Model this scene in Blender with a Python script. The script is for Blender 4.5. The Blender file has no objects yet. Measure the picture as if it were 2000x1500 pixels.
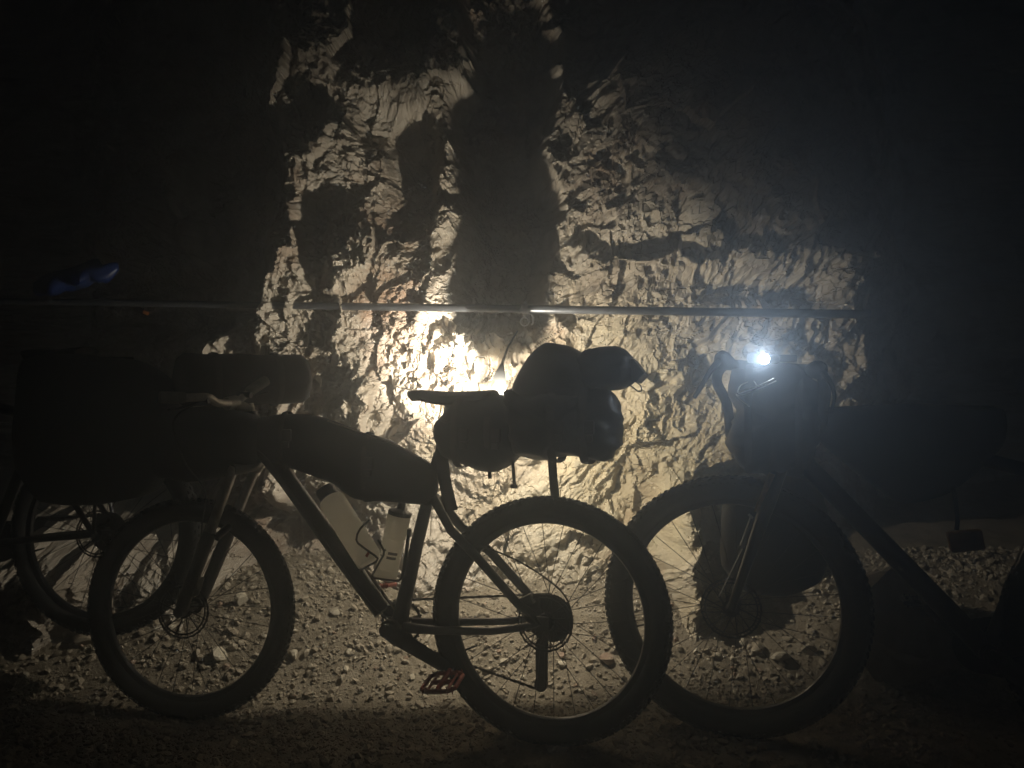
import bpy, bmesh, math, random
import numpy as np
from mathutils import Vector, Matrix, noise as mnoise

# ------------------------------------------------------------------ camera, world, light
scene = bpy.context.scene
F, CX, CY, CAMH = 1540.0, 1000.0, 750.0, 1.05      # focal length in photo pixels, centre, camera height
cam_d = bpy.data.cameras.new("camera")
cam = bpy.data.objects.new("camera", cam_d)
scene.collection.objects.link(cam)
cam.location = (0, 0, CAMH)
cam.rotation_euler = (math.radians(90), 0, 0)
cam_d.sensor_width = 36.0
cam_d.lens = 36.0 * F / 2000.0
cam_d.clip_start = 0.02
cam_d.clip_end = 200.0
scene.camera = cam

world = bpy.data.worlds.new("World")
scene.world = world
world.use_nodes = True
wn = world.node_tree
for n in list(wn.nodes):
    wn.nodes.remove(n)
wo = wn.nodes.new("ShaderNodeOutputWorld")
wb = wn.nodes.new("ShaderNodeBackground")
sky = wn.nodes.new("ShaderNodeTexSky")
sky.sky_type = 'NISHITA'
sky.sun_disc = False
sky.sun_elevation = math.radians(-3.0)
sky.sun_rotation = math.radians(200)
wb.inputs[1].default_value = 0.05
wn.links.new(sky.outputs[0], wb.inputs[0])
wn.links.new(wb.outputs[0], wo.inputs[0])

scene.view_settings.view_transform = 'Standard'
scene.view_settings.look = 'None'
scene.view_settings.exposure = 0.0
scene.view_settings.gamma = 1.0
scene.view_settings.use_curve_mapping = False
scene.cycles.use_denoising = True
scene.cycles.max_bounces = 6
scene.cycles.volume_bounces = 1
scene.cycles.sample_clamp_indirect = 20.0

HAZE = 0.135
TORCH_POS = Vector((-0.045, 2.76, 0.965))
TORCH_CORE_W, TORCH_SPILL_W = 230.0, 52.0
LAMP_W = 4.8

def spot(name, loc, direction, power, size, blend, col, rad):
    d = bpy.data.lights.new(name, 'SPOT')
    d.energy = power; d.spot_size = math.radians(size); d.spot_blend = blend
    d.color = col; d.shadow_soft_size = rad
    o = bpy.data.objects.new(name, d)
    scene.collection.objects.link(o)
    o.location = loc
    o.rotation_euler = Vector(direction).to_track_quat('-Z', 'Y').to_euler()
    return o
# the torch strapped behind the saddle bag: a bright core on the rock and a warmer spill
torch_core = spot("torch_core_light", TORCH_POS, (-0.17, 0.40, 0.13), TORCH_CORE_W, 64, 1.0, (1.0, 0.92, 0.82), 0.003)
torch_spill = spot("torch_spill_light", TORCH_POS, (-0.05, 1.0, -0.23), TORCH_SPILL_W, 178, 0.20, (1.0, 0.90, 0.74), 0.003)

C = scene.collection
rnd = random.Random(11)

# ------------------------------------------------------------------ helpers
def link(o, parent=None):
    C.objects.link(o)
    if parent is not None:
        o.parent = parent
    return o

def tag(o, label=None, cat=None, group=None, kind=None):
    if label: o['label'] = label
    if cat: o['category'] = cat
    if group: o['group'] = group
    if kind: o['kind'] = kind
    return o

def empty(name, loc=(0, 0, 0), parent=None):
    o = bpy.data.objects.new(name, None)
    o.empty_display_size = 0.05
    o.location = loc
    return link(o, parent)

def smooth_closed(pts, n):
    P = np.array(pts, float); m = len(P); out = []
    for i in range(m):
        p0, p1, p2, p3 = P[i-1], P[i], P[(i+1) % m], P[(i+2) % m]
        for t in np.linspace(0, 1, 10, endpoint=False):
            a = 0.5*((2*p1)+(-p0+p2)*t+(2*p0-5*p1+4*p2-p3)*t*t+(-p0+3*p1-3*p2+p3)*t**3)
            out.append(a*0.55 + (p1*(1-t)+p2*t)*0.45)
    out = np.array(out); cl = np.vstack([out, out[:1]])
    s = np.concatenate([[0], np.cumsum(np.linalg.norm(np.diff(cl, axis=0), axis=1))])
    q = np.linspace(0, s[-1], n, endpoint=False)
    return np.stack([np.interp(q, s, cl[:, k]) for k in range(P.shape[1])], 1)

def smooth_open(pts, k=6):
    P = [Vector(p) for p in pts]
    if len(P) < 3: return P
    out = []
    for i in range(len(P)-1):
        p0 = P[i-1] if i else P[0]*2-P[1]
        p1, p2 = P[i], P[i+1]
        p3 = P[i+2] if i+2 < len(P) else P[-1]*2-P[-2]
        for j in range(k):
            t = j/k
            out.append(0.5*((2*p1)+(-p0+p2)*t+(2*p0-5*p1+4*p2-p3)*t*t+(-p0+3*p1-3*p2+p3)*t**3))
    out.append(P[-1])
    return out

class MB:
    def __init__(s): s.v = []; s.f = []
    def add(s, v, f):
        o = len(s.v); s.v += [tuple(p) for p in v]; s.f += [tuple(i+o for i in q) for q in f]
    def box(s, c, size, rot=None, bev=0.0):
        hx, hy, hz = size[0]/2, size[1]/2, size[2]/2
        b = min(bev, hx*.9, hy*.9, hz*.9)
        M = rot if rot is not None else Matrix.Identity(3)
        c = Vector(c)
        if b <= 0:
            v = [c+M@Vector((x*hx, y*hy, z*hz)) for x in (-1, 1) for y in (-1, 1) for z in (-1, 1)]
            s.add(v, [(0,1,3,2),(4,6,7,5),(0,4,5,1),(2,3,7,6),(0,2,6,4),(1,5,7,3)]); return
        bm = bmesh.new()
        bmesh.ops.create_cube(bm, size=1.0)
        for q in bm.verts: q.co = Vector((q.co.x*hx*2, q.co.y*hy*2, q.co.z*hz*2))
        bmesh.ops.bevel(bm, geom=bm.edges[:], offset=b, segments=2, profile=0.6, affect='EDGES')
        bm.verts.index_update()
        s.add([c+M@q.co for q in bm.verts], [[q.index for q in fc.verts] for fc in bm.faces]); bm.free()
    def tube(s, pts, r, n=12, cap=True, flat=1.0, up=None):
        P = [Vector(p) for p in pts]; m = len(P)
        R = r if isinstance(r, (list, tuple, np.ndarray)) else [r]*m
        if len(R) != m:
            R = list(np.interp(np.linspace(0, 1, m), np.linspace(0, 1, len(R)), R))
        V = []; ref = Vector(up) if up else None; prev = None
        for i, p in enumerate(P):
            t = ((P[i+1] if i+1 < m else P[i]) - (P[i-1] if i else P[i]))
            t = t.normalized() if t.length > 1e-9 else Vector((0, 0, 1))
            if prev is None:
                a = ref if ref else (Vector((0, 0, 1)) if abs(t.z) < .9 else Vector((1, 0, 0)))
                u = (a - t*a.dot(t)).normalized()
            else:
                u = (prev - t*prev.dot(t)).normalized()
            prev = u; w = t.cross(u)
            for k in range(n):
                a = 2*math.pi*k/n
                V.append(p + u*(math.cos(a)*R[i]*flat) + w*(math.sin(a)*R[i]))
        Fc = [(i*n+k, i*n+(k+1) % n, (i+1)*n+(k+1) % n, (i+1)*n+k) for i in range(m-1) for k in range(n)]
        if cap: Fc += [tuple(range(n))[::-1], tuple((m-1)*n+k for k in range(n))]
        s.add(V, Fc)
    def lathe(s, prof, c, ax, n=24):
        c = Vector(c); ax = Vector(ax).normalized()
        s.tube([c+ax*h for h, r in prof], [max(r, 1e-4) for h, r in prof], n)
    def prism(s, pts2, y0, y1, fn):
        n = len(pts2); V = [fn(x, z, y0) for x, z in pts2] + [fn(x, z, y1) for x, z in pts2]
        Fc = [tuple(range(n)), tuple(range(n, 2*n))[::-1]] + [(i, (i+1) % n, n+(i+1) % n, n+i) for i in range(n)]
        s.add(V, Fc)
    def mesh(s, name, mat, smooth=True, angle=40):
        me = bpy.data.meshes.new(name)
        me.from_pydata(s.v, [], s.f)
        bm = bmesh.new(); bm.from_mesh(me); bmesh.ops.recalc_face_normals(bm, faces=bm.faces[:]); bm.to_mesh(me); bm.free()
        if mat: me.materials.append(mat)
        if smooth:
            me.polygons.foreach_set('use_smooth', [True]*len(me.polygons))
            me.set_sharp_from_angle(angle=math.radians(angle))
        me.update()
        return me
    def build(s, name, mat, parent=None, smooth=True, angle=40):
        return link(bpy.data.objects.new(name, s.mesh(name, mat, smooth, angle)), parent)

def fast_mesh(name, V, Q, mat, smooth=True):
    me = bpy.data.meshes.new(name)
    me.vertices.add(len(V)); me.vertices.foreach_set('co', V.astype(np.float32).ravel())
    k = Q.shape[1]
    me.loops.add(Q.size); me.loops.foreach_set('vertex_index', Q.astype(np.int32).ravel())
    me.polygons.add(len(Q)); me.polygons.foreach_set('loop_start', np.arange(0, Q.size, k, dtype=np.int32))
    me.polygons.foreach_set('use_smooth', np.full(len(Q), smooth))
    me.materials.append(mat); me.update(calc_edges=True); me.validate()
    return me

# ------------------------------------------------------------------ materials
def mat(name, col, rough=0.6, metal=0.0, var=0.25, vscale=30.0, bump=0.0, bscale=200.0, coat=0.0, spec=0.5):
    m = bpy.data.materials.new(name); m.use_nodes = True
    nt = m.node_tree; b = nt.nodes['Principled BSDF']
    tc = nt.nodes.new('ShaderNodeTexCoord')
    nz = nt.nodes.new('ShaderNodeTexNoise'); nz.inputs['Scale'].default_value = vscale; nz.inputs['Detail'].default_value = 5
    nt.links.new(tc.outputs['Object'], nz.inputs['Vector'])
    cr = nt.nodes.new('ShaderNodeValToRGB')
    cr.color_ramp.elements[0].position = 0.3; cr.color_ramp.elements[1].position = 0.7
    cr.color_ramp.elements[0].color = tuple(c*(1-var) for c in col)+(1,)
    cr.color_ramp.elements[1].color = tuple(min(1, c*(1+var)) for c in col)+(1,)
    nt.links.new(nz.outputs[0], cr.inputs[0]); nt.links.new(cr.outputs[0], b.inputs['Base Color'])
    b.inputs['Roughness'].default_value = rough; b.inputs['Metallic'].default_value = metal
    b.inputs['Coat Weight'].default_value = coat; b.inputs['Specular IOR Level'].default_value = spec
    if bump > 0:
        n2 = nt.nodes.new('ShaderNodeTexNoise'); n2.inputs['Scale'].default_value = bscale; n2.inputs['Detail'].default_value = 4
        nt.links.new(tc.outputs['Object'], n2.inputs['Vector'])
        bp = nt.nodes.new('ShaderNodeBump'); bp.inputs['Strength'].default_value = bump; bp.inputs['Distance'].default_value = 0.002
        nt.links.new(n2.outputs[0], bp.inputs['Height']); nt.links.new(bp.outputs[0], b.inputs['Normal'])
    return m

M = {}
M['rubber'] = mat('rubber', (.022, .022, .021), .85, var=.3, bump=.3, bscale=400, spec=.3)
M['frame'] = mat('frame_paint', (.014, .014, .015), .38, coat=.3, vscale=12)
M['black_metal'] = mat('black_metal', (.02, .02, .022), .45, .6)
M['steel'] = mat('steel', (.45, .45, .45), .35, 1.0, bump=.1)
M['spoke'] = mat('spoke_steel', (.06, .06, .06), .4, .9)
M['nylon'] = mat('bag_nylon', (.014, .014, .014), .62, var=.2, bump=.35, bscale=600, spec=.35)
M['drybag'] = mat('coated_nylon', (.022, .023, .025), .50, var=.2, bump=.3, bscale=150, spec=.4)
M['strap'] = mat('webbing', (.040, .040, .040), .8, bump=.4, bscale=500)
M['saddle'] = mat('saddle_cover', (.016, .016, .016), .55)
M['grip'] = mat('grip_rubber', (.17, .165, .155), .6)
M['red'] = mat('red_anodised', (.42, .055, .03), .4, .35, var=.15)
M['red_print'] = mat('red_print', (.45, .06, .02), .5)
M['grey_print'] = mat('grey_print', (.10, .10, .11), .6)
M['light_print'] = mat('pale_print', (.35, .35, .36), .5)
M['cap'] = mat('bottle_cap', (.03, .03, .032), .5)
M['pipe'] = mat('dark_painted_pipe', (.10, .105, .115), .32, .4, var=.2, vscale=14, bump=.15, bscale=90)
M['chain'] = mat('chain_steel', (.05, .042, .035), .5, .8)
M['gold'] = mat('gold_coating', (.42, .27, .10), .4, .5)
M['amber'] = mat('amber_plastic', (.30, .14, .03), .5)
M['silver'] = mat('brushed_bar', (.42, .40, .36), .45, .3)
M['orange'] = mat('orange_plastic', (.30, .10, .02), .5)
M['blue'] = mat('blue_tarpaulin', (.006, .018, .08), .40, var=.3, vscale=10, bump=.4, bscale=60)
M['cable'] = mat('cable_housing', (.03, .03, .03), .4)
M['silver_cable'] = mat('silver_cord', (.5, .5, .5), .35, .6)

def bottle_plastic():
    m = bpy.data.materials.new('clear_bottle_plastic'); m.use_nodes = True
    nt = m.node_tree; b = nt.nodes['Principled BSDF']; out = nt.nodes['Material Output']
    b.inputs['Base Color'].default_value = (.66, .65, .59, 1); b.inputs['Roughness'].default_value = .4
    tr = nt.nodes.new('ShaderNodeBsdfTranslucent'); tr.inputs[0].default_value = (.96, .96, .92, 1)
    mx = nt.nodes.new('ShaderNodeMixShader'); mx.inputs[0].default_value = .6
    tc = nt.nodes.new('ShaderNodeTexCoord'); nz = nt.nodes.new('ShaderNodeTexNoise'); nz.inputs['Scale'].default_value = 14
    nt.links.new(tc.outputs['Object'], nz.inputs[0])
    mr = nt.nodes.new('ShaderNodeMapRange'); mr.inputs['To Min'].default_value = .6; mr.inputs['To Max'].default_value = .9
    nt.links.new(nz.outputs[0], mr.inputs['Value']); nt.links.new(mr.outputs[0], mx.inputs[0])
    nt.links.new(b.outputs[0], mx.inputs[1]); nt.links.new(tr.outputs[0], mx.inputs[2]); nt.links.new(mx.outputs[0], out.inputs[0])
    return m
M['bottle'] = bottle_plastic()

def emit(name, col, s):
    m = bpy.data.materials.new(name); m.use_nodes = True
    nt = m.node_tree; nt.nodes.remove(nt.nodes['Principled BSDF'])
    e = nt.nodes.new('ShaderNodeEmission'); e.inputs[0].default_value = (*col, 1); e.inputs[1].default_value = s
    nt.links.new(e.outputs[0], nt.nodes['Material Output'].inputs[0])
    return m
M['led'] = emit('lit_led', (.9, .96, 1.0), 60.0)
M['led_warm'] = emit('lit_led_warm', (1.0, .93, .84), 30.0)

def rock_mat(name, cols, scale, bump=.5, bdist=.006, red=None):
    m = bpy.data.materials.new(name); m.use_nodes = True
    nt = m.node_tree; b = nt.nodes['Principled BSDF']
    b.inputs['Roughness'].default_value = .9; b.inputs['Specular IOR Level'].default_value = .2
    tc = nt.nodes.new('ShaderNodeTexCoord')
    n1 = nt.nodes.new('ShaderNodeTexNoise'); n1.inputs['Scale'].default_value = scale; n1.inputs['Detail'].default_value = 8; n1.inputs['Roughness'].default_value = .65
    nt.links.new(tc.outputs['Object'], n1.inputs['Vector'])
    beam_tint = name == 'limestone'
    cr = nt.nodes.new('ShaderNodeValToRGB'); el = cr.color_ramp.elements
    while len(el) < len(cols): el.new(.5)
    for i, c in enumerate(cols):
        el[i].position = .28 + .44*i/(len(cols)-1); el[i].color = (*c, 1)
    nt.links.new(n1.outputs[0], cr.inputs[0])
    src = cr.outputs[0]
    if red:
        n2 = nt.nodes.new('ShaderNodeTexNoise'); n2.inputs['Scale'].default_value = 1.7; n2.inputs['Detail'].default_value = 7; n2.inputs['Roughness'].default_value = .7
        nt.links.new(tc.outputs['Object'], n2.inputs['Vector'])
        c2 = nt.nodes.new('ShaderNodeValToRGB'); c2.color_ramp.elements[0].position = .54; c2.color_ramp.elements[1].position = .68
        nt.links.new(n2.outputs[0], c2.inputs[0])
        mx = nt.nodes.new('ShaderNodeMix'); mx.data_type = 'RGBA'
        nt.links.new(c2.outputs[0], mx.inputs[0]); nt.links.new(src, mx.inputs[6]); mx.inputs[7].default_value = (*red, 1)
        src = mx.outputs[2]
    if beam_tint:      # yellow edge of the lamp beam painted into the rock colour beside the bags
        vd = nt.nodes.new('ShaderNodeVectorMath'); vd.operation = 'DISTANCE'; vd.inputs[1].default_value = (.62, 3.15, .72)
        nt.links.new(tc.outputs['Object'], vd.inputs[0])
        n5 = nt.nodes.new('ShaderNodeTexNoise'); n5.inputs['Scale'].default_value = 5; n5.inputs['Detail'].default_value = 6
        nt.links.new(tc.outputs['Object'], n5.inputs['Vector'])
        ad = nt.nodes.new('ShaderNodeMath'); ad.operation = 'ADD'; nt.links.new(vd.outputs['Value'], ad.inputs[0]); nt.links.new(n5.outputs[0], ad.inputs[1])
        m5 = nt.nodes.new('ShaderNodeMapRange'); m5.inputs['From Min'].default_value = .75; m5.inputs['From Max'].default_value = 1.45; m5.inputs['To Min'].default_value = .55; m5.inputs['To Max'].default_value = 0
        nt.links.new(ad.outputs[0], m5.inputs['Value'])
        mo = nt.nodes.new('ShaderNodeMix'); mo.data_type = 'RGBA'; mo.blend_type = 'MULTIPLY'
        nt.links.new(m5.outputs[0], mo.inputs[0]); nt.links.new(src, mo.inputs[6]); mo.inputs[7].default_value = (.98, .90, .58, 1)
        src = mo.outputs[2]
    n4 = nt.nodes.new('ShaderNodeTexNoise'); n4.inputs['Scale'].default_value = 260; n4.inputs['Detail'].default_value = 3
    nt.links.new(tc.outputs['Object'], n4.inputs['Vector'])
    mg = nt.nodes.new('ShaderNodeMapRange'); mg.inputs['To Min'].default_value = .72; mg.inputs['To Max'].default_value = 1.22
    nt.links.new(n4.outputs[0], mg.inputs['Value'])
    vm = nt.nodes.new('ShaderNodeVectorMath'); vm.operation = 'SCALE'
    nt.links.new(src, vm.inputs[0]); nt.links.new(mg.outputs[0], vm.inputs['Scale'])
    nt.links.new(vm.outputs[0], b.inputs['Base Color'])
    n3 = nt.nodes.new('ShaderNodeTexNoise'); n3.inputs['Scale'].default_value = 75; n3.inputs['Detail'].default_value = 8; n3.inputs['Roughness'].default_value = .7
    nt.links.new(tc.outputs['Object'], n3.inputs['Vector'])
    bp = nt.nodes.new('ShaderNodeBump'); bp.inputs['Strength'].default_value = bump*(.7 if beam_tint else 1); bp.inputs['Distance'].default_value = bdist
    nt.links.new(n3.outputs[0], bp.inputs['Height']); nt.links.new(bp.outputs[0], b.inputs['Normal'])
    return m
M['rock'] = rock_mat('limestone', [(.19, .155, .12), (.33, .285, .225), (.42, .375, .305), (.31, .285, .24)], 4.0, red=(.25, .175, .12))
M['earth'] = rock_mat('gravel_earth', [(.12, .10, .068), (.23, .192, .135), (.31, .265, .195)], 14.0, bump=1.0, bdist=.012)
M['stone'] = rock_mat('gravel_stone', [(.16, .135, .095), (.27, .228, .165), (.38, .33, .25)], 26.0, bump=.5, bdist=.003)
M['pale_stone'] = rock_mat('pale_stone', [(.36, .31, .22), (.46, .41, .31), (.52, .47, .37)], 12.0, bump=.4, bdist=.003)
M['red_stone'] = rock_mat('reddish_stone', [(.19, .135, .095), (.27, .195, .14), (.34, .26, .19)], 12.0, bump=.4, bdist=.003)

# ------------------------------------------------------------------ noise in numpy
_TABS = {}
def _tab(seed):
    if seed not in _TABS: _TABS[seed] = np.random.RandomState(seed).rand(256, 256, 4)
    return _TABS[seed]
def perlin(x, y, seed):
    T = _tab(seed); xi = np.floor(x).astype(int); yi = np.floor(y).astype(int); fx = x-xi; fy = y-yi
    u = fx*fx*fx*(fx*(fx*6-15)+10); v = fy*fy*fy*(fy*(fy*6-15)+10)
    def g(i, j):
        a = T[(xi+i) & 255, (yi+j) & 255, 0]*2*np.pi
        return np.cos(a)*(fx-i)+np.sin(a)*(fy-j)
    return (g(0,0)*(1-u)+g(1,0)*u)*(1-v)+(g(0,1)*(1-u)+g(1,1)*u)*v
def fbm(x, y, seed, o=4, gain=.5):
    r = 0; a = 1
    for k in range(o):
        r = r+a*perlin(x, y, seed+k); x = x*2.03; y = y*2.03; a *= gain
    return r
def facets(x, y, cell, seed, slope, step):
    """faceted rock: every site carries a tilted plane; the nearest site wins"""
    T = _tab(seed); X = x/cell; Y = y/cell; xi = np.floor(X).astype(int); yi = np.floor(Y).astype(int)
    best = np.full(X.shape, 9.0); H = np.zeros(X.shape)
    for i in (-1, 0, 1):
        for j in (-1, 0, 1):
            t = T[(xi+i) & 255, (yi+j) & 255]
            sx = xi+i+t[..., 0]; sy = yi+j+t[..., 1]
            d = (X-sx)**2+(Y-sy)**2
            a = (t[..., 2]*7.13 % 1)*2*np.pi
            h = (t[..., 2]-.5)*step+slope*(.4+t[..., 3])*((X-sx)*np.cos(a)+(Y-sy)*np.sin(a))
            m = d < best
            best = np.where(m, d, best); H = np.where(m, h, H)
    return H*cell
def sstep(a, b, x):
    t = np.clip((x-a)/(b-a), 0, 1); return t*t*(3-2*t)
def blob(X, Z, cx, cz, rx, rz, p=2.0):
    d = (np.abs((X-cx)/rx)**p+np.abs((Z-cz)/rz)**p)
    return np.exp(-d)
def wx(px): return (px-1000)*.002045
def wz(py): return CAMH+(750-py)*.002045

def spaced(lo, hi, step, flo, fhi, grow=1.16):
    a = list(np.arange(lo, hi, step)); s = step; x = a[-1]
    while x < fhi: s *= grow; x += s; a.append(x)
    s = step; x = lo; b = []
    while x > flo: s *= grow; x -= s; b.append(x)
    return np.array(b[::-1]+a)

def grid_faces(ni, nj):
    idx = np.arange(ni*nj).reshape(ni, nj)
    return np.stack([idx[:-1,:-1].ravel(), idx[1:,:-1].ravel(), idx[1:,1:].ravel(), idx[:-1,1:].ravel()], 1)

# ------------------------------------------------------------------ rock wall
def wall_depth(X, Z):
    wxn = X+.05*fbm(X*3, Z*3, 3, 3); wzn = Z+.05*fbm(X*3+9, Z*3, 5, 3)
    h = np.full(X.shape, 3.20)
    h += .10*np.clip(Z-1.5, 0, 9)+.10*np.clip(Z-2.6, 0, 9)
    h -= .10*sstep(.75, .2, Z)                                      # foot of the wall stands out a little
    # left: the face steps back past a ragged corner
    edge = -.98+.10*fbm(Z*2.1, X*.3+4, 21, 4)+.10*sstep(1.4, .6, Z)-.32*sstep(1.42, 1.12, Z)
    h += .62*sstep(edge+.06, edge-.22, X)*sstep(.25, .75, Z)
    h += .22*sstep(edge+.1, edge-1.2, X)
    # chimney going up from the middle, shaped to deepen the column of shadow
    cxm = wx(985)+.05*fbm(Z*1.7, Z*0, 33, 3)
    wdt = .17+.10*fbm(Z*2.9+7, X*1.5, 35, 4)
    ch = sstep(wdt+.05, wdt-.05, np.abs(X-cxm))
    h += .30*ch*sstep(wz(655), wz(600), Z)
    h -= .10*blob(X, Z, wx(955), wz(668), .17, .055, 3)
    h -= .09*blob(X, Z, wx(1060), wz(628), .12, .05, 3)
    h += .13*blob(X, Z, wx(955), wz(712), .045, .10, 4)
    h += .10*blob(X, Z, wx(850), wz(640), .05, .07, 4)
    # gullies up the left face
    h += .16*blob(X, Z, wx(790)+.10*(Z-1.7), wz(330), .10, .26, 4)
    h += .12*blob(X, Z, wx(610), wz(455), .05, .16, 3)
    h += .12*blob(X, Z, wx(735), wz(215), .10, .10, 3)
    h -= .08*blob(X, Z, wx(800), wz(150), .22, .14, 3)
    h -= .10*blob(X, Z, wx(660), wz(490), .28, .14, 3)
    h -= .06*blob(X, Z, wx(600), wz(170), .16, .40, 3)
    h -= .06*blob(X, Z, wx(865), wz(350), .05, .26, 3)
    # right: a swelling that turns away at the upper right
    h -= .34*sstep(wx(1040), wx(1480), X-.15*(Z-1.7))*sstep(1.30, 2.1, Z)
    h += .45*sstep(wx(1480), wx(2050), X+.30*(Z-1.6)+.1*fbm(X*3, Z*3, 79, 3))*sstep(1.45, 1.9, Z)
    h += .40*sstep(2.15, 3.0, Z+.1*fbm(X*4, Z*4, 78, 3)-.3*(X-.3))*sstep(.05, .3, X)
    h += .9*sstep(wx(1660), wx(2100), X)*sstep(.1, .5, Z)
    h += .10*blob(X, Z, wx(1480), wz(560), .30, .06, 3)
    # hollow low on the right and alcove under the frame bag
    h += .55*sstep(wx(1350), wx(1400), X+.10*fbm(Z*4, X, 71, 3)-.4*(Z-.5))*sstep(wz(885), wz(960), -Z+2*wz(922)-0)*0
    h -= .22*np.exp(-((X-.67+.03*fbm(Z*6, X*3, 121, 3))/.07)**2)*sstep(.74, .58, Z+.04*fbm(X*9, Z*5, 123, 2))  # rib added to keep torch light off the ground at right
    hol = sstep(0, .10, (X-wx(1345))+.05*fbm(Z*5, X*5, 71, 3)) * sstep(0, .09, (wz(925)-Z)+.25*(X-wx(1345))+.04*fbm(X*5, Z*5, 73, 3))
    h += .42*hol
    h += .34*blob(X, Z, wx(590)+.02*fbm(Z*8, X*8, 75, 3), wz(1065)+.03*fbm(X*8, Z*8, 77, 3), .29, .19, 4)
    h -= .16*blob(X, Z, wx(535), wz(975), .045, .09, 4)
    h -= .40*sstep(-.85, -1.9, X)*sstep(.60, .36, Z+.10*fbm(X*5, Z*3, 76, 3))
    h += .5*sstep(-2.05, -2.6, X)
    h -= .42*blob(X, Z, -1.58, 2.02, .07, .20, 3)+.42*blob(X, Z, -1.50, 1.74, .06, .10, 3)+.38*blob(X, Z, -1.74, 1.88, .06, .10, 3)
    # broad relief, grain that leans over to the right, facets at several sizes, crumbs
    left = sstep(wx(1120), wx(900), X)
    amp = .38+.62*left
    calm = .30+.85*sstep(-.35, .35, fbm(X*3.1+8, Z*2.6, 66, 3)); calm2 = .35+.8*sstep(-.3, .3, fbm(X*5.3+2, Z*4.1, 68, 3))
    def relief(un, vn, amp, wq, o):
        a2 = .25+.75*amp
        r = .075*amp*fbm(un*2.2, vn*1.3, 41+o, 4)+.030*fbm(un*6.5, vn*3.2, 47+o, 3)*(.4+amp)
        q1 = un+wq*fbm(X*11, Z*11, 63, 3); q2 = vn+wq*fbm(X*11+5, Z*11, 65, 3)
        r += facets(q1*1.25, q2*.80, .21, 51+o, .30, .30)*a2*1.1
        r += facets(q1*1.15+3, q2*.85, .085, 53+o, .42, .26)*a2*calm
        r += facets(q1+7, q2, .040, 55+o, .55, .32)*(.20+.80*amp)*calm2
        r += facets(q1*1.1+2, q2*.9, .020, 58+o, .60, .36)*(.36+.55*amp)*(.4+.6*calm)
        return r
    c_, s_ = math.cos(.55), math.sin(.55)
    ur, vr = wxn*c_-wzn*s_, wxn*s_+wzn*c_
    mixr = sstep(wx(1080), wx(1000), X)
    h -= mixr*relief(wxn, wzn, amp, .020, 0)+(1-mixr)*relief(ur, vr, np.full(X.shape, .42), .010, 200)
    un, vn = ur, vr
    rough = sstep(-.15, .30, fbm(X*2.5+3, Z*2.5, 61, 3))*left
    h -= rough*facets(wxn+2, wzn, .030, 57, .55, .75)
    h -= (.006+.006*left)*fbm(X*16, Z*12, 59, 5, .55)
    pit = sstep(.16, .40, fbm(un*8+3, vn*5, 111, 3))+.7*sstep(.22, .42, fbm(un*17, vn*10, 113, 2)); h += .030*pit*(1-.6*left)
    hz_ = blob(X, Z, wx(900), wz(720), .34, .26)
    h -= hz_*(.06*fbm(X*9, Z*6.5, 101, 3)+.62*facets(X+.01*fbm(X*20, Z*20, 103, 2), Z*.9, .050, 105, .8, 1.1))
    h += .09*hz_*sstep(.12, .30, fbm(X*13+1, Z*8, 107, 3))
    return h

xs = spaced(-2.20, 1.95, .0052, -13, 13); zs = spaced(-.05, 2.85, .0052, -.6, 8.0)
XX, ZZ = np.meshgrid(xs, zs, indexing='ij')
YY = wall_depth(XX, ZZ)
V = np.stack([XX, YY, ZZ], -1).reshape(-1, 3)
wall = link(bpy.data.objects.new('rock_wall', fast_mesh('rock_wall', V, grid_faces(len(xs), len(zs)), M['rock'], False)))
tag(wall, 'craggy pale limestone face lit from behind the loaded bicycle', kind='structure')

# ------------------------------------------------------------------ ground
RC1, FC1, FC2 = (.106, 2.265), (-1.062, 2.60), (.67, 2.40)
def ground_h(x, y):
    x = np.asarray(x, float); y = np.asarray(y, float)
    g = -.022+.0*x
    for (a, b), dz in ((RC1, .041), (FC1, -.030), (FC2, 0.0)):
        g = g+dz*np.exp(-((x-a)**2+(y-b)**2)/.10)
    keep = 1-.85*sum(np.exp(-((x-a)**2+(y-b)**2)/.02) for a, b in (RC1, FC1, FC2))
    g = g+.31*sstep(2.62, 3.20, y+.08*fbm(x*1.6, y*0+3, 81, 2))+.16*np.clip(y-3.2, 0, 3)
    g = g+keep*(.022*fbm(x*2.2, y*2.2, 83, 4)+.006*fbm(x*14, y*14, 87, 3))
    return g
gx = spaced(-2.4, 2.5, .012, -13, 13); gy = spaced(1.30, 3.7, .012, -7.5, 8.2)
GX, GY = np.meshgrid(gx, gy, indexing='ij')
GZ = ground_h(GX, GY)-.006*np.abs(facets(GX, GY, .03, 91, .5, .8))/.03
V = np.stack([GX, GY, GZ], -1).reshape(-1, 3)
ground = link(bpy.data.objects.new('ground', fast_mesh('ground', V, grid_faces(len(gx), len(gy)), M['earth'])))
tag(ground, 'stony earth in front of the rock face', kind='structure')

def ico(sub=1):
    bm = bmesh.new(); bmesh.ops.create_icosphere(bm, subdivisions=sub, radius=1.0)
    bm.verts.index_update()
    v = np.array([p.co[:] for p in bm.verts]); f = np.array([[q.index for q in fc.verts] for fc in bm.faces]); bm.free()
    return v, f
def stone_shape(rs, sub=1, flat=.7):
    v, f = ico(sub)
    # cut a ball by random planes to get an angular stone
    v = v.copy()
    for _ in range(9):
        n = rs.normal(size=3); n /= np.linalg.norm(n); d = rs.uniform(.45, .8)
        s = v@n; v = v-np.outer(np.clip(s-d, 0, None), n)
    v *= np.array([1, rs.uniform(.6, .95), rs.uniform(flat*.7, flat*1.2)])
    return v, f

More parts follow.
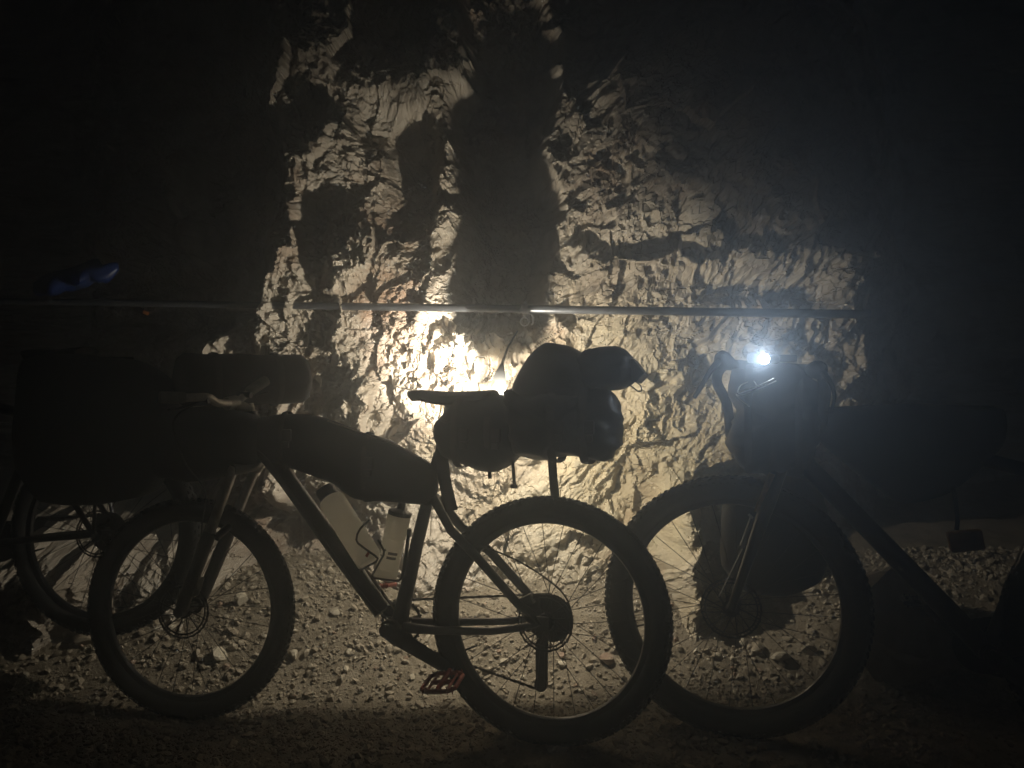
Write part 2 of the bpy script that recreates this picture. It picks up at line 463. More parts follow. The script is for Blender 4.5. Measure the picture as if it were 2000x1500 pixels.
rs = np.random.RandomState(7)
variants = [stone_shape(rs, 2 if False else 1) for _ in range(40)]
NV, NF = variants[0][0].shape[0], variants[0][1].shape[0]
N = 52000
gx_ = rs.uniform(-2.2, 2.3, N); gy_ = 1.75+(3.45-1.75)*rs.rand(N)**.85
dens = fbm(gx_*1.8, gy_*1.8, 95, 3)
keepm = rs.rand(N) < np.clip(.75+.9*dens, .12, 1)
gx_, gy_ = gx_[keepm], gy_[keepm]; N = len(gx_)
rad = np.clip(np.exp(rs.normal(math.log(.0052), .64, N)), .0025, .024)
gz_ = ground_h(gx_, gy_)
allV = np.zeros((N, NV, 3)); allF = np.zeros((N, NF, 3), int)
for i in range(N):
    v, f = variants[i % 40]
    a = rs.uniform(0, 6.28); ca, sa = math.cos(a), math.sin(a)
    r = rad[i]; x = v[:, 0]*ca-v[:, 1]*sa; y = v[:, 0]*sa+v[:, 1]*ca
    t = rs.normal(0, .3); z = v[:, 2]+t*x
    allV[i, :, 0] = x*r+gx_[i]; allV[i, :, 1] = y*r+gy_[i]; allV[i, :, 2] = z*r+gz_[i]+r*.22
    allF[i] = f+i*NV
gravel = link(bpy.data.objects.new('gravel', fast_mesh('gravel', allV.reshape(-1, 3), allF.reshape(-1, 3), M['stone'], False)))
tag(gravel, 'loose angular gravel scattered over the ground by the wheels', 'gravel', kind='stuff')

def ground_at(px, py):
    """point of the ground seen at a photo pixel"""
    d = Vector(((px-CX)/F, 1, (CY-py)/F))
    ts = np.linspace(.6, 4.4, 400); hit = np.nonzero(CAMH+d.z*ts <= ground_h(d.x*ts, ts))[0]
    t = float(ts[hit[0]]) if len(hit) else 3.4
    return Vector((d.x*t, t, float(ground_h(d.x*t, t))))

def make_stone(px, py, wpx, label, m, group=None, seed=0, name='stone', flat=.75, sub=2, tilt=0):
    p = ground_at(px, py); r = wpx/F*p.y/2
    r_ = np.random.RandomState(seed); v, f = stone_shape(r_, sub, flat)
    v = v*r
    o = link(bpy.data.objects.new(name, fast_mesh(name, v, f, m, False)))
    o.location = p+Vector((0, 0, r*.32)); o.rotation_euler = (r_.uniform(-.3, .3), r_.uniform(-.3, .3)+tilt, r_.uniform(0, 6))
    tag(o, label, 'stone', group)
    return o

# ------------------------------------------------------------------ bicycle planes
class Plane:
    """vertical plane a bicycle stands in; L() reads a photo pixel on the plane shifted w metres to the near side"""
    def __init__(s, contact, ang, lean, zc):
        s.o = Vector((contact[0], contact[1], zc))
        x = Vector((-math.cos(ang), math.sin(ang), 0))
        z = Vector((0, 0, 1)); y = z.cross(x)
        R = Matrix((x, y, z)).transposed()
        s.R = R @ Matrix.Rotation(lean, 3, 'X')
    def L(s, px, py, w=0.0):
        d = Vector(((px-CX)/F, 1, (CY-py)/F)); n = s.R.col[1]
        c = Vector((0, 0, CAMH)); t = (w-(c-s.o).dot(n))/d.dot(n)
        p = s.R.transposed()@(c+d*t-s.o); p.y = w
        return p
    def W(s, p): return s.o+s.R@Vector(p)
    def local(s, p): return s.R.transposed()@(Vector(p)-s.o)
    def root(s, name):
        o = empty(name); o.matrix_world = Matrix.Translation(s.o)@s.R.to_4x4(); return o

# ------------------------------------------------------------------ wheel
WHEELS = {}
def wheel_meshes(R, tr, knobs):
    key = (round(R, 3), tr)
    if key in WHEELS: return WHEELS[key]
    rr = R-2*tr+.004           # rim outer radius
    t = MB(); Mj, mi = 144, 16; rc = R-tr
    V = []; Fc = []
    for i in range(Mj):
        a = 2*math.pi*i/Mj
        for k in range(mi):
            b = 2*math.pi*k/mi; q = rc+tr*math.cos(b)*.96; V.append((q*math.cos(a), tr*math.sin(b), q*math.sin(a)))
    Fc = [(i*mi+k, i*mi+(k+1) % mi, ((i+1) % Mj)*mi+(k+1) % mi, ((i+1) % Mj)*mi+k) for i in range(Mj) for k in range(mi)]
    t.add(V, Fc)
    for i in range(knobs):
        for row, (bang, sz) in enumerate(((0, (.011, .013, .005)), (.52, (.010, .009, .005)), (-.52, (.010, .009, .005)), (1.0, (.009, .007, .005)), (-1.0, (.009, .007, .005)))):
            a = 2*math.pi*(i+(.5 if row in (1, 2) else 0))/knobs
            q = rc+tr*math.cos(bang); c = Vector((q*math.cos(a), tr*math.sin(bang), q*math.sin(a)))
            rad_ = Vector((math.cos(a), 0, math.sin(a))); tan = Vector((-math.sin(a), 0, math.cos(a)))
            nn = (rad_*math.cos(bang)+Vector((0, 1, 0))*math.sin(bang)).normalized(); ax = tan.cross(nn)
            t.box(c, sz, Matrix((tan, ax, nn)).transposed())
    tyre = t.mesh('tyre', M['rubber'], True, 45)
    r = MB(); prof = [(rr, .013), (rr+.004, .0145), (rr+.004, .011), (rr-.004, .010), (rr-.004, -.010), (rr+.004, -.011), (rr+.004, -.0145), (rr, -.013), (rr-.014, -.010), (rr-.018, -.004), (rr-.018, .004), (rr-.014, .010)]
    m = len(prof); V = [(q*math.cos(2*math.pi*i/96), y, q*math.sin(2*math.pi*i/96)) for i in range(96) for q, y in prof]
    r.add(V, [(i*m+k, i*m+(k+1) % m, ((i+1) % 96)*m+(k+1) % m, ((i+1) % 96)*m+k) for i in range(96) for k in range(m)])
    rim = r.mesh('rim', M['frame'])
    h = MB(); h.lathe([(-.052, .004), (-.052, .012), (-.046, .012), (-.045, .022), (-.032, .027), (-.028, .027), (-.026, .016), (.024, .016), (.026, .026), (.032, .026), (.045, .018), (.052, .012), (.052, .004)], (0, 0, 0), (0, 1, 0), 20)
    hub = h.mesh('hub', M['black_metal'])
    sp = []
    for kind in range(4):
        s_ = MB(); side = .030 if kind % 2 == 0 else -.028
        da = .55 if kind < 2 else -.55
        s_.tube([(.026*math.cos(da*1.7), side, .026*math.sin(da*1.7)), (rr-.017, side*.12, 0)], .00115, 5)
        sp.append(s_.mesh('spoke', M['spoke']))
    v = MB(); v.tube([(rr-.018, 0, 0), (rr-.060, 0, 0)], [.0032, .0028, .002], 6); valve = v.mesh('valve', M['black_metal'])
    WHEELS[key] = (tyre, rim, hub, sp, valve, rr)
    return WHEELS[key]

def rotor_mesh(Rr=.09):
    b = MB(); n = 96
    def ring(r0, r1, wave):
        V = []
        for i in range(n):
            a = 2*math.pi*i/n; w = wave*math.sin(a*24)
            for r_, y in ((r0, .001), (r1+w, .001), (r1+w, -.001), (r0, -.001)): V.append((r_*math.cos(a), y, r_*math.sin(a)))
        b.add(V, [(i*4+k, i*4+(k+1) % 4, ((i+1) % n)*4+(k+1) % 4, ((i+1) % n)*4+k) for i in range(n) for k in range(4)])
    ring(Rr-.006, Rr, .0012); ring(Rr-.016, Rr-.011, .0006); ring(.018, .026, 0)
    for i in range(12):
        a = 2*math.pi*i/12
        b.tube([(.025*math.cos(a), 0, .025*math.sin(a)), (.055*math.cos(a+.22), 0, .055*math.sin(a+.22)), ((Rr-.004)*math.cos(a+.30), 0, (Rr-.004)*math.sin(a+.30))], .0022, 5)
        for da in (.0, .13):
            c = a+da; b.tube([((Rr-.014)*math.cos(c), 0, (Rr-.014)*math.sin(c)), ((Rr-.003)*math.cos(c+.07), 0, (Rr-.003)*math.sin(c+.07))], .0015, 4)
    return b.mesh('brake_rotor', M['black_metal'])
ROTOR = None

def add_wheel(root, pos, R, tr, steer=0, rot=0.3, rotor_side=1, knobs=78, nsp=28, cass=False, tilt=0.0):
    global ROTOR
    tyre, rim, hub, sp, valve, rr = wheel_meshes(R, tr, knobs)
    w = empty('wheel', pos, root); w.rotation_euler = (tilt, 0, steer)
    for nm, me in (('tyre', tyre), ('rim', rim), ('hub', hub)):
        link(bpy.data.objects.new(nm, me), w)
    for i in range(nsp):
        o = link(bpy.data.objects.new('spoke', sp[i % 4]), w); o.rotation_euler = (0, rot+2*math.pi*i/nsp, 0)
    o = link(bpy.data.objects.new('valve', valve), w); o.rotation_euler = (0, rot+.11, 0)
    if ROTOR is None: ROTOR = rotor_mesh()
    o = link(bpy.data.objects.new('brake_rotor', ROTOR), w); o.location = (0, .042*rotor_side, 0)
    if cass: o.scale = (.9, 1, .9)
    if cass:
        c = MB()
        for k in range(9):
            r_ = .068-.0055*k; y = -.020-.0042*k; n = 2*int(14+(r_/.074)*30)
            V = []
            for i in range(n):
                q = r_+(.0028 if i % 2 else 0); a = 2*math.pi*i/n
                for yy in (y-.0010, y+.0010): V.append((q*math.cos(a), yy, q*math.sin(a)))
            V += [(0, y-.001, 0), (0, y+.001, 0)]
            fc = [(2*i, 2*((i+1) % n), 2*((i+1) % n)+1, 2*i+1) for i in range(n)]+[(2*i, 2*n, 2*((i+1) % n)) for i in range(n)]+[(2*i+1, 2*((i+1) % n)+1, 2*n+1) for i in range(n)]
            c.add(V, fc)
        c.build('cassette', M['chain'], w, False)
    return w, rr

# ------------------------------------------------------------------ bicycle pieces
def tubes(name, lst, m, parent, n=14):
    b = MB()
    for pts, r in lst: b.tube(smooth_open(pts) if len(pts) > 2 else pts, r, n)
    return b.build(name, m, parent)

def saddle(root, nose, tail, wide=.07):
    nose, tail = Vector(nose), Vector(tail); s = empty('saddle', tail, root)
    ax = (nose-tail); Ln = ax.length; ax = ax.normalized(); up = Vector((0, 1, 0)).cross(ax)*-1
    if up.z < 0: up = -up
    b = MB(); V = []; n = 14; K = 18
    for i in range(K+1):
        t = i/K; w = wide*(1-t)**1.1*.85+.019 if t > .25 else wide*(.80+.2*math.sin(t*2*math.pi))
        w = np.interp(t, [0, .06, .2, .45, .7, .95, 1], [.045, .066, .070, .040, .024, .019, .006])
        hgt = np.interp(t, [0, .06, .3, .7, .95, 1], [.020, .036, .030, .024, .020, .010])
        z0 = np.interp(t, [0, .15, .5, .85, 1], [.004, .000, -.006, -.003, -.010])
        c = ax*(Ln*t)+up*z0
        for k in range(n):
            a = 2*math.pi*k/n; y = math.cos(a)*w; z = math.sin(a)
            z = z*hgt*.55 if z > 0 else z*hgt*1.1
            V.append(c+Vector((0, y, 0))+up*(z-hgt*.55))
    b.add(V, [(i*n+k, i*n+(k+1) % n, (i+1)*n+(k+1) % n, (i+1)*n+k) for i in range(K) for k in range(n)]+[tuple(range(n)), tuple(K*n+k for k in range(n))])
    b.build('saddle_shell', M['saddle'], s)
    r = MB()
    for y in (-.022, .022):
        pts = [ax*(Ln*.93)-up*.016+Vector((0, y*.2, 0)), ax*(Ln*.75)-up*.040+Vector((0, y, 0)), ax*(Ln*.35)-up*.046+Vector((0, y, 0)), ax*(Ln*.08)-up*.018+Vector((0, y*1.3, 0))]
        r.tube(smooth_open(pts), .0035, 7)
    r.build('rail', M['black_metal'], s)
    return s

def crank(root, bb, end, side, pedal_m):
    a = empty('crank_arm', bb, root); bb = Vector(bb); e = Vector(end)-bb
    b = MB(); b.tube([(0, 0, 0), e*.12, e*.5, e*.92, e*1.03], [.024, .027, .023, .020, .010], 12, flat=.45, up=(0, 1, 0))
    b.lathe([(-.010*side, .020), (.010*side, .020), (.012*side, .012)], (0, 0, 0), (0, 1, 0), 16)
    b.build('arm', M['frame'], a)
    return a

def pedal(parent, pos, side, rot, m):
    p = empty('pedal', pos, parent); p.rotation_euler = rot
    b = MB(); w, l, t = .096, .100, .015
    y0 = side*.018
    def yy(v): return y0+side*v
    oct_ = [(-l/2, .014), (-l/2+.018, 0), (l/2-.018, 0), (l/2, .014), (l/2, w-.014), (l/2-.018, w), (-l/2+.018, w), (-l/2, w-.014)]
    pts = [(x, yy(y), 0) for x, y in oct_]; pts.append(pts[0])
    for i in range(8): b.tube([pts[i], pts[i+1]], .0062, 8)
    b.tube([(0, 0, 0), (0, yy(w), 0)], [.008, .009, .010, .008], 10)
    for x in (-.030, .030):
        b.tube([(x, yy(.002), 0), (x, yy(w-.002), 0)], .004, 6)
    b.box((0, yy(w/2), 0), (.060, .012, .010), None, .002)
    q = b
    for x in (-.045, -.03, -.01, .01, .03, .045):
        for y in (.004, w-.004):
            q.tube([(x, yy(y), -.011), (x, yy(y), .011)], .0020, 5)
    b.build('pedal_body', m, p)
    return p

def chain_run(pts, name, root, pitch=.0127):
    b = MB()
    P = [Vector(p) for p in pts]
    seg = [(P[i], P[i+1]) for i in range(len(P)-1)]; k = 0
    for a, c in seg:
        n = max(1, int((c-a).length/pitch)); d = (c-a).normalized()
        for i in range(n):
            m_ = a+(c-a)*((i+.5)/n)
            R = Matrix((d, Vector((0, 1, 0)), d.cross(Vector((0, 1, 0))))).transposed()
            b.box(m_, (pitch*1.05, .006 if k % 2 else .0035, .0075 if k % 2 else .006), R); k += 1
    return b.build(name, M['chain'], root, False)

def cable(root, pts, r=.0024, m='cable', name='cable'):
    b = MB(); b.tube(smooth_open(pts, 8), r, 6); return b.build(name, M[m], root)

def bag_mesh(P2, y0, T, seed, wr=.006, power=.55, N=84, rings=18, skew=None, name='bag', m='nylon', fold=0.0):
    pts = smooth_closed(P2, N); c = pts.mean(0); b = MB(); V = []
    for j in range(rings+1):
        t = math.pi*(j+.35)/(rings+.7); s = math.sin(t)**power; y = T*math.copysign(abs(math.cos(t))**.8, math.cos(t))
        for i, p in enumerate(pts):
            q = c+(p-c)*s
            pv = Vector((q[0], y, q[1]))
            nz = mnoise.fractal(pv*9+Vector((seed, 0, 0)), 1.0, 2.0, 4)
            fz = abs(mnoise.noise(Vector((q[0]*14+seed, y*5, q[1]*30))))
            d = Vector((p[0]-c[0], y*1.2, p[1]-c[1])).normalized()
            pv += d*(wr*nz-fold*fz)
            V.append((pv.x, y0+pv.y, pv.z))
    Fc = [(j*N+i, j*N+(i+1) % N, (j+1)*N+(i+1) % N, (j+1)*N+i) for j in range(rings) for i in range(N)]
    V.append((c[0], y0+T, c[1])); V.append((c[0], y0-T, c[1])); a, z = len(V)-2, len(V)-1
    Fc += [(i, (i+1) % N, a) for i in range(N)]+[(rings*N+i, rings*N+(i+1) % N, z) for i in range(N)]
    b.add(V, Fc)
    return b

def top_bag(pl, name, pix, w, T, label, cat, seed, m='nylon', wr=.006, power=.55, fold=0.0, group=None):
    """a bag strapped to a bicycle: its outline in the bicycle's plane, its real thickness T either side"""
    P2 = [(lambda q: (q.x, q.z))(pl.L(x, y, w)) for x, y in pix]
    r = pl.root(name); tag(r, label, cat, group)
    bag_mesh(P2, w, T, seed, wr, power, fold=fold).build('bag_body', M[m], r, True, 60)
    return r

def webbing(root, pts, wide=.022, thick=.003, name='strap', m='strap', up=None):
    b = MB(); b.tube(smooth_open(pts, 6) if len(pts) > 2 else pts, wide/2, 8, flat=thick/wide*2, up=up or (0, 1, 0)); return b.build(name, M[m], root)

def loop_strap(root, pl2, px, top, bot, w, T, wide=.022, name='strap'):
    """a strap right round a bag between two photo heights at one photo column"""
    a = pl2.L(px, top, w); c = pl2.L(px, bot, w); h = (a.z-c.z)/2+.004; mid = (a+c)/2; pts = []
    for i in range(25):
        t = 2*math.pi*i/24
        pts.append(mid+Vector((0, (T+.004)*math.copysign(abs(math.cos(t))**.7, math.cos(t)), h*math.copysign(abs(math.sin(t))**.8, math.sin(t)))))
    b = MB(); b.tube(pts, wide/2, 8, cap=False, flat=.14, up=(0, 1, 0)); return b.build(name, M['strap'], root)

# =================================================================== BICYCLE 1
P1 = Plane(RC1, math.radians(16.0), math.radians(3.0), float(1.05-(1446-750)/F*2.265))
L = P1.L
b1 = P1.root('bicycle')
tag(b1, 'black mountain bike with red pedals and two bottles, loaded with bags, standing in the middle', 'bicycle', 'loaded bicycles by the rock wall')
R1 = .350; T1 = .032
rh = L(1071, 1210); rh.y = 0
fh = L(371, 1187); fh.y = 0
add_wheel(b1, rh, .354, T1, rot=.30, cass=True, knobs=104, nsp=28)
ST1 = math.radians(8)
fw, _ = add_wheel(b1, fh, .362, T1, steer=ST1, rot=.05, knobs=104)
bb = L(772, 1222)
dt0, dt1 = L(520, 900), L(762, 1206)
fr = MB()
fr.tube([L(505, 868), L(560, 935), L(650, 1060), L(748, 1194)], [.027, .029, .030, .030], 18)       # down tube
fr.tube([L(858, 885), L(815, 1060), L(795, 1150), L(780, 1215)], [.0175, .020, .023, .026], 16)      # seat tube
fr.tube([L(505, 835), L(680, 862), L(850, 925)], [.022, .020, .018], 14)                               # top tube
fr.tube([L(488, 805), L(500, 905)], .025, 18)                                                          # head tube
fr.lathe([(-.046, .024), (-.044, .027), (.044, .027), (.046, .024)], bb, (0, 1, 0), 22)
for s, (sx, sy) in ((1, (0, 0)), (-1, (0, 0))):
    yy = .070*s
    mir = lambda p: Vector((p.x, p.y*s, p.z))
    fr.tube([mir(L(848, 975, .014)), mir(L(880, 1035, .045)), mir(L(935, 1092, .060)), mir(L(1012, 1180, .063)), mir(L(1036, 1198, .060))], [.013, .012, .012, .011, .011], 12, flat=1.2)
    fr.tube([mir(L(790, 1226, .030)), mir(L(850, 1231, .050)), mir(L(960, 1233, .060)), mir(L(1048, 1222, .060))], [.016, .013, .011, .010], 12, flat=1.0)
    fr.box(rh+Vector((.012, .062*s, .002)), (.055, .008, .040), None, .003)
    fr.tube([rh+Vector((.045, .062*s, .035)), rh+Vector((.01, .062*s, 0)), rh+Vector((.05, .062*s, -.016))], .010, 8)
fr.tube([L(862, 1003, -.03), L(862, 1003, .03)], .009, 10)
fr.build('frame', M['frame'], b1)
tubes('seatpost', [([L(858, 888), L(878, 792)], .0150)], M['black_metal'], b1)
# paler strip on the down tube
g = MB(); g.tube([L(712, 1108, .018), L(735, 1140, .018), L(770, 1190, .018)], [.004, .010, .004], 8, flat=.5); g.build('pale_strip', M['grip'], b1)
# fork
fk = empty('fork', (0, 0, 0), b1)
lo_n, lo_f = fh+Vector((-.058*math.sin(ST1), .058*math.cos(ST1), 0)), fh+Vector((.058*math.sin(ST1), -.058*math.cos(ST1), 0))
hl = L(500, 905)
axis = (L(488, 805)-L(500, 905)).normalized()
cr0 = hl+Vector((.004, 0, -.012))
lg = MB(); st = MB()
for s, e in ((1, lo_n), (-1, lo_f)):
    top = cr0+Vector((.035, .062*s, .0)); 
    kn = top+(e-top)*.46
    st.tube([top+(top-kn)*.02, kn], .0165, 14)
    lg.tube([kn+(e-kn)*-.04, kn+(e-kn)*.02, kn+(e-kn)*.5, kn+(e-kn)*.92, e], [.021, .0225, .022, .021, .016], 16)
    lg.tube([e+Vector((0, -.012, 0)), e+Vector((0, .012, 0))], .018, 14)
k0 = cr0+(lo_n-cr0)*.5; 
arch = [kk+Vector((-.03, 0, .0)) for kk in (cr0+Vector((.035, .062, 0))+(lo_n-cr0-Vector((.035, .062, 0)))*.48, (cr0+Vector((.02, 0, 0))+((lo_n+lo_f)/2-cr0)*.42), cr0+Vector((.035, -.062, 0))+(lo_f-cr0-Vector((.035, -.062, 0)))*.48)]
lg.tube(smooth_open(arch), .012, 10)
crn = MB(); crn.tube(smooth_open([cr0+Vector((.035, .066, -.004)), cr0+Vector((.0, 0, .010)), cr0+Vector((.035, -.066, -.004))]), [.021, .024, .021], 14); crn.tube([cr0, hl+axis*.03], .022, 14)
st.build('stanchion', M['steel'], fk); lg.build('lower_leg', M['frame'], fk); crn.build('fork_crown', M['frame'], fk)
cal = MB(); cal.box(lo_n+Vector((-.045, -.010, .085)), (.030, .040, .062), Matrix.Rotation(-.3, 3, 'Y'), .006); cal.box(lo_n+Vector((-.020, -.010, .035)), (.018, .016, .070), Matrix.Rotation(-.2, 3, 'Y'), .004)
cal.build('brake_caliper', M['black_metal'], b1)
cal = MB(); cal.box(rh+Vector((.060, .045, .055)), (.055, .030, .030), Matrix.Rotation(.5, 3, 'Y'), .005); cal.build('brake_caliper', M['black_metal'], b1)
# handlebar turned a little; ends given by photo column at their own depth
def at(px, py, y):
    return P1.local(Vector(((px-CX)/F*y, y, CAMH+(CY-py)/F*y)))
bn, bm1, bc, bm2, bf = at(312, 776, 2.30), at(405, 776, 2.38), at(452, 787, 2.55), at(475, 775, 2.59), at(521, 742, 2.65)
hb = MB(); hb.tube(smooth_open([bn, at(360, 777, 2.34), bm1, at(425, 787, 2.45), bc, at(466, 786, 2.61), bm2, bf]), .0125, 12); hb.build('handlebar', M['silver'], b1)
for a, c in ((bn, at(362, 777, 2.34)), (bf, at(482, 768, 2.60))):
    q = MB(); d = (c-a); q.tube([a-d*.02, a+d*.02, a+d*.9, a+d], [.014, .0175, .0165, .015], 14); 
    for k in range(14): q.tube([a+d*(.08+k*.058), a+d*(.10+k*.058)], [.0182, .0182], 12)
    q.build('grip', M['grip'], b1)
stem = MB(); stem.tube([bc, L(488, 800)], [.017, .019, .018], 12); stem.tube([bc+(bf-bn).normalized()*-.02, bc+(bf-bn).normalized()*.02], .022, 14); stem.tube([L(484, 790), L(489, 812)], .019, 14)
stem.build('stem', M['silver'], b1)
for a, e in ((at(398, 781, 2.38), at(330, 800, 2.28)), (at(480, 772, 2.59), at(525, 765, 2.62))):
    q = MB(); q.tube(smooth_open([a, (a+e)/2+Vector((.03, 0, -.012)), e]), [.006, .008, .006, .005], 8, flat=.6); q.tube([a+Vector((-.02, 0, 0)), a+Vector((.03, 0, .004))], .010, 10); q.build('brake_lever', M['black_metal'], b1)
cable(b1, [at(400, 781, 2.38), at(340, 700+120, 2.45), at(360, 900, 2.52), at(400, 960, 2.56), L(394, 1030, .07), L(384, 1150, .07)])
cable(b1, [at(478, 775, 2.67), at(430, 840, 2.66), at(470, 880, 2.6), L(505, 880, .03), L(560, 950, .032), L(700, 1150, .032), L(760, 1215, .032)])
cable(b1, [L(940, 1066, .05), L(1000, 1090, .06), L(1060, 1125, .07), L(1104, 1165, .055), L(1118, 1215, .03), L(1108, 1255, -.02)], .0026)
# saddle, cranks, chain
saddle(b1, L(797, 758), L(967, 764))
ca = crank(b1, bb+Vector((0, .062, 0)), L(880, 1308, .072), 1, None)
pe = L(880, 1308, .072)
pd = pedal(b1, pe, 1, (math.radians(-14), math.radians(8), math.radians(-2)), M['red'])
cb = crank(b1, bb+Vector((0, -.062, 0)), bb+Vector((.135, -.075, .085)), -1, None)
pedal(b1, bb+Vector((.135, -.085, .085)), -1, (.1, .2, 0), M['red'])
cr = MB(); n = 64
for i in range(n):
    a0, a1 = 2*math.pi*i/n, 2*math.pi*(i+1)/n
    r0 = .066+(.003 if i % 2 else 0); 
cr.tube([bb+Vector((.064*math.cos(2*math.pi*i/40), -.047, .064*math.sin(2*math.pi*i/40))) for i in range(41)], .0045, 6, cap=False)
for i in range(32):
    a0 = 2*math.pi*i/32; cr.box(bb+Vector((.069*math.cos(a0), -.047, .069*math.sin(a0))), (.006, .003, .005), Matrix.Rotation(-a0, 3, 'Y'))
for i in range(5):
    a0 = 2*math.pi*i/5+.3; cr.tube([bb+Vector((0, -.047, 0)), bb+Vector((.062*math.cos(a0), -.047, .062*math.sin(a0)))], .007, 6)
cr.build('chainring', M['black_metal'], b1)
rc_ = rh+Vector((0, -.034, 0))
chain_run([bb+Vector((-.01, -.047, .069)), rc_+Vector((.006, 0, .066))], 'chain', b1)
jt, jl = rh+Vector((.028, -.045, -.085)), L(1056, 1338, -.045)
chain_run([bb+Vector((-.028, -.047, -.064)), jl+Vector((.012, 0, -.012))], 'chain', b1)
de = MB()
de.box((jt+rh+Vector((0, -.045, 0)))/2+Vector((0, -.012, 0)), (.030, .026, .060), Matrix.Rotation(.2, 3, 'Y'), .006)
de.tube([jt+Vector((.004, -.012, 0)), jl+Vector((0, -.012, 0))], [.020, .013, .012, .019], 10, flat=.3, up=(0, 1, 0))
de.tube([jt+Vector((.004, .008, 0)), jl+Vector((0, .008, 0))], [.014, .011, .014], 10, flat=.25, up=(0, 1, 0))
for j in (jt, jl): de.lathe([(-.006, .019), (.004, .019)], j, (0, 1, 0), 18)
de.build('derailleur', M['black_metal'], b1)
# cages
def cage(root, pix, w, name='bottle_cage'):
    return cable(root, [L(x, y, w) for x, y in pix], .0034, 'cable', name)
def wire(pix, w, r=.0034):
    q = MB(); q.tube([L(x, y, w) for x, y in pix], r, 8); return q
q = wire([(722, 1016), (712, 1024), (704, 1032), (698, 1043), (696, 1054), (699, 1061), (712, 1071), (732, 1085), (738, 1091), (735, 1097), (720, 1105), (706, 1112)], .046)
q.tube([L(722, 1016, .046), L(726, 1024, .0), L(722, 1016, -.046)], .0034, 8); q.tube([L(706, 1112, .046), L(702, 1116, 0), L(706, 1112, -.046)], .0034, 8)
q.build('bottle_cage', M['cable'], b1)
q = wire([(738, 1054), (744, 1064), (750, 1076), (749, 1084), (742, 1096), (730, 1118), (727, 1124), (731, 1129), (750, 1132), (778, 1135), (786, 1126)], .040)
q.tube([L(799, 1034, .030), L(796, 1060, .034), L(790, 1105, .034), L(786, 1126, .036)], .006, 8)
q.build('bottle_cage', M['cable'], b1)

# bottles
def bottle(name, a, c, r, label, prof, w):
    A, B = L(*a, w), L(*c, w); r0 = P1.root(name); tag(r0, label, 'bottle', 'clear water bottles in the frame cages')
    ax = (A-B); Ln = ax.length; ax.normalize(); q = MB(); q.lathe([(h*Ln, rr_*r) for h, rr_ in prof], B, ax, 28); q.build('bottle_body', M['bottle'], r0)
    return r0, A, B, ax, Ln
bt, A, B, ax, Ln = bottle('water_bottle', (643, 970), (724, 1098), .042, 'large clear bottle lying along the down tube, with a small red mark', [(0, .80), (.02, .98), (.06, 1), (.55, 1), (.58, .95), (.61, 1.0), (.93, .98), (.98, .86), (1.0, .55)], .004)
q = MB(); q.lathe([(0, .030), (.004, .031), (.028, .031), (.034, .026), (.036, .010)], A, ax, 24); q.build('bottle_cap', M['cap'], bt)
q = MB(); cpt = L(725, 1083, .044); ux = ax; q.box(cpt+Vector((.012, 0, .0)), (.008, .002, .018), Matrix.Rotation(-.55, 3, 'Y')); q.build('red_mark', M['red_print'], bt)
bt2, A, B, ax, Ln = bottle('water_bottle', (780, 1006), (752, 1130), .035, 'ribbed clear bottle standing upright by the seat tube, with dark bars printed on it', [(0, .85), (.02, 1.0), (.14, 1.0), (.155, .955), (.17, 1.0), (.38, .98), (.62, .98), (.64, .93), (.66, .99), (.90, 1.04), (.955, 1.06), (1.0, 1.02)], .0)
q = MB(); q.lathe([(0, .036), (.006, .037), (.012, .036), (.016, .026), (.020, .014), (.036, .012), (.042, .010)], A, ax, 24); q.build('bottle_cap', M['cap'], bt2)
SG = -1
def curved_mark(root, rows, m, r=.0352):
    """print that follows the bottle's round side: rows of (angle0, angle1, h0, h1, shear)"""
    q = MB(); c0 = B; e1 = Vector((0, 1, 0)); e1 = (e1-ax*e1.dot(ax)).normalized(); e2 = e1.cross(ax)
    for a0, a1, h0, h1, sh in rows:
        V = []; K = 5
        for i in range(K+1):
            a = a0+(a1-a0)*i/K; s0 = sh*i/K
            for hh in (h0+s0, h1+s0): V.append(c0+ax*(hh*Ln)+e1*(math.cos(a)*r)+e2*(math.sin(a)*r))
        q.add(V, [(2*i, 2*i+2, 2*i+3, 2*i+1) for i in range(K)])
    q.build('printed_logo', m, root, False)
curved_mark(bt2, [(.15*SG, 1.0*SG, .415, .455, .0), (.10*SG, .95*SG, .345, .385, .0), (-.85*SG, -.05*SG, .465, .485, -.01), (-.62*SG, -.30*SG, .36, .38, .0), (-.30*SG, -.14*SG, .36, .46, .03), (-.85*SG, -.72*SG, .40, .47, -.02)], M['grey_print'])

# ------------------------------------------------------------------ luggage on bicycle 1
fb = top_bag(P1, 'frame_bag', [(500, 822), (520, 813), (550, 808), (595, 808), (625, 813), (700, 841), (760, 859), (842, 906), (856, 930), (846, 985), (820, 985), (760, 980), (694, 974), (650, 942), (580, 918), (530, 900), (500, 880)], .005, .036, 'long black frame bag filling the triangle under the top tube', 'bag', 3.1, wr=.003, power=.30)
z = MB(); z.tube(smooth_open([L(640, 822, .03), L(700, 843, .035), L(780, 872, .035), L(835, 903, .03)]), .0022, 6); z.build('zip', M['light_print'], fb)
for px, t, bo in ((560, 806, 914), (720, 846, 978)): loop_strap(fb, P1, px, t, bo, .005, .034, .018)
sp_ = top_bag(P1, 'saddle_bag', [(870, 806), (893, 783), (940, 775), (1000, 772), (1028, 790), (1030, 880), (1012, 896), (999, 908), (966, 920), (930, 914), (894, 902), (868, 891), (853, 858), (853, 827)], 0, .085, 'black tapered saddle bag hanging under the saddle', 'bag', 7.7, wr=.006, power=.42)
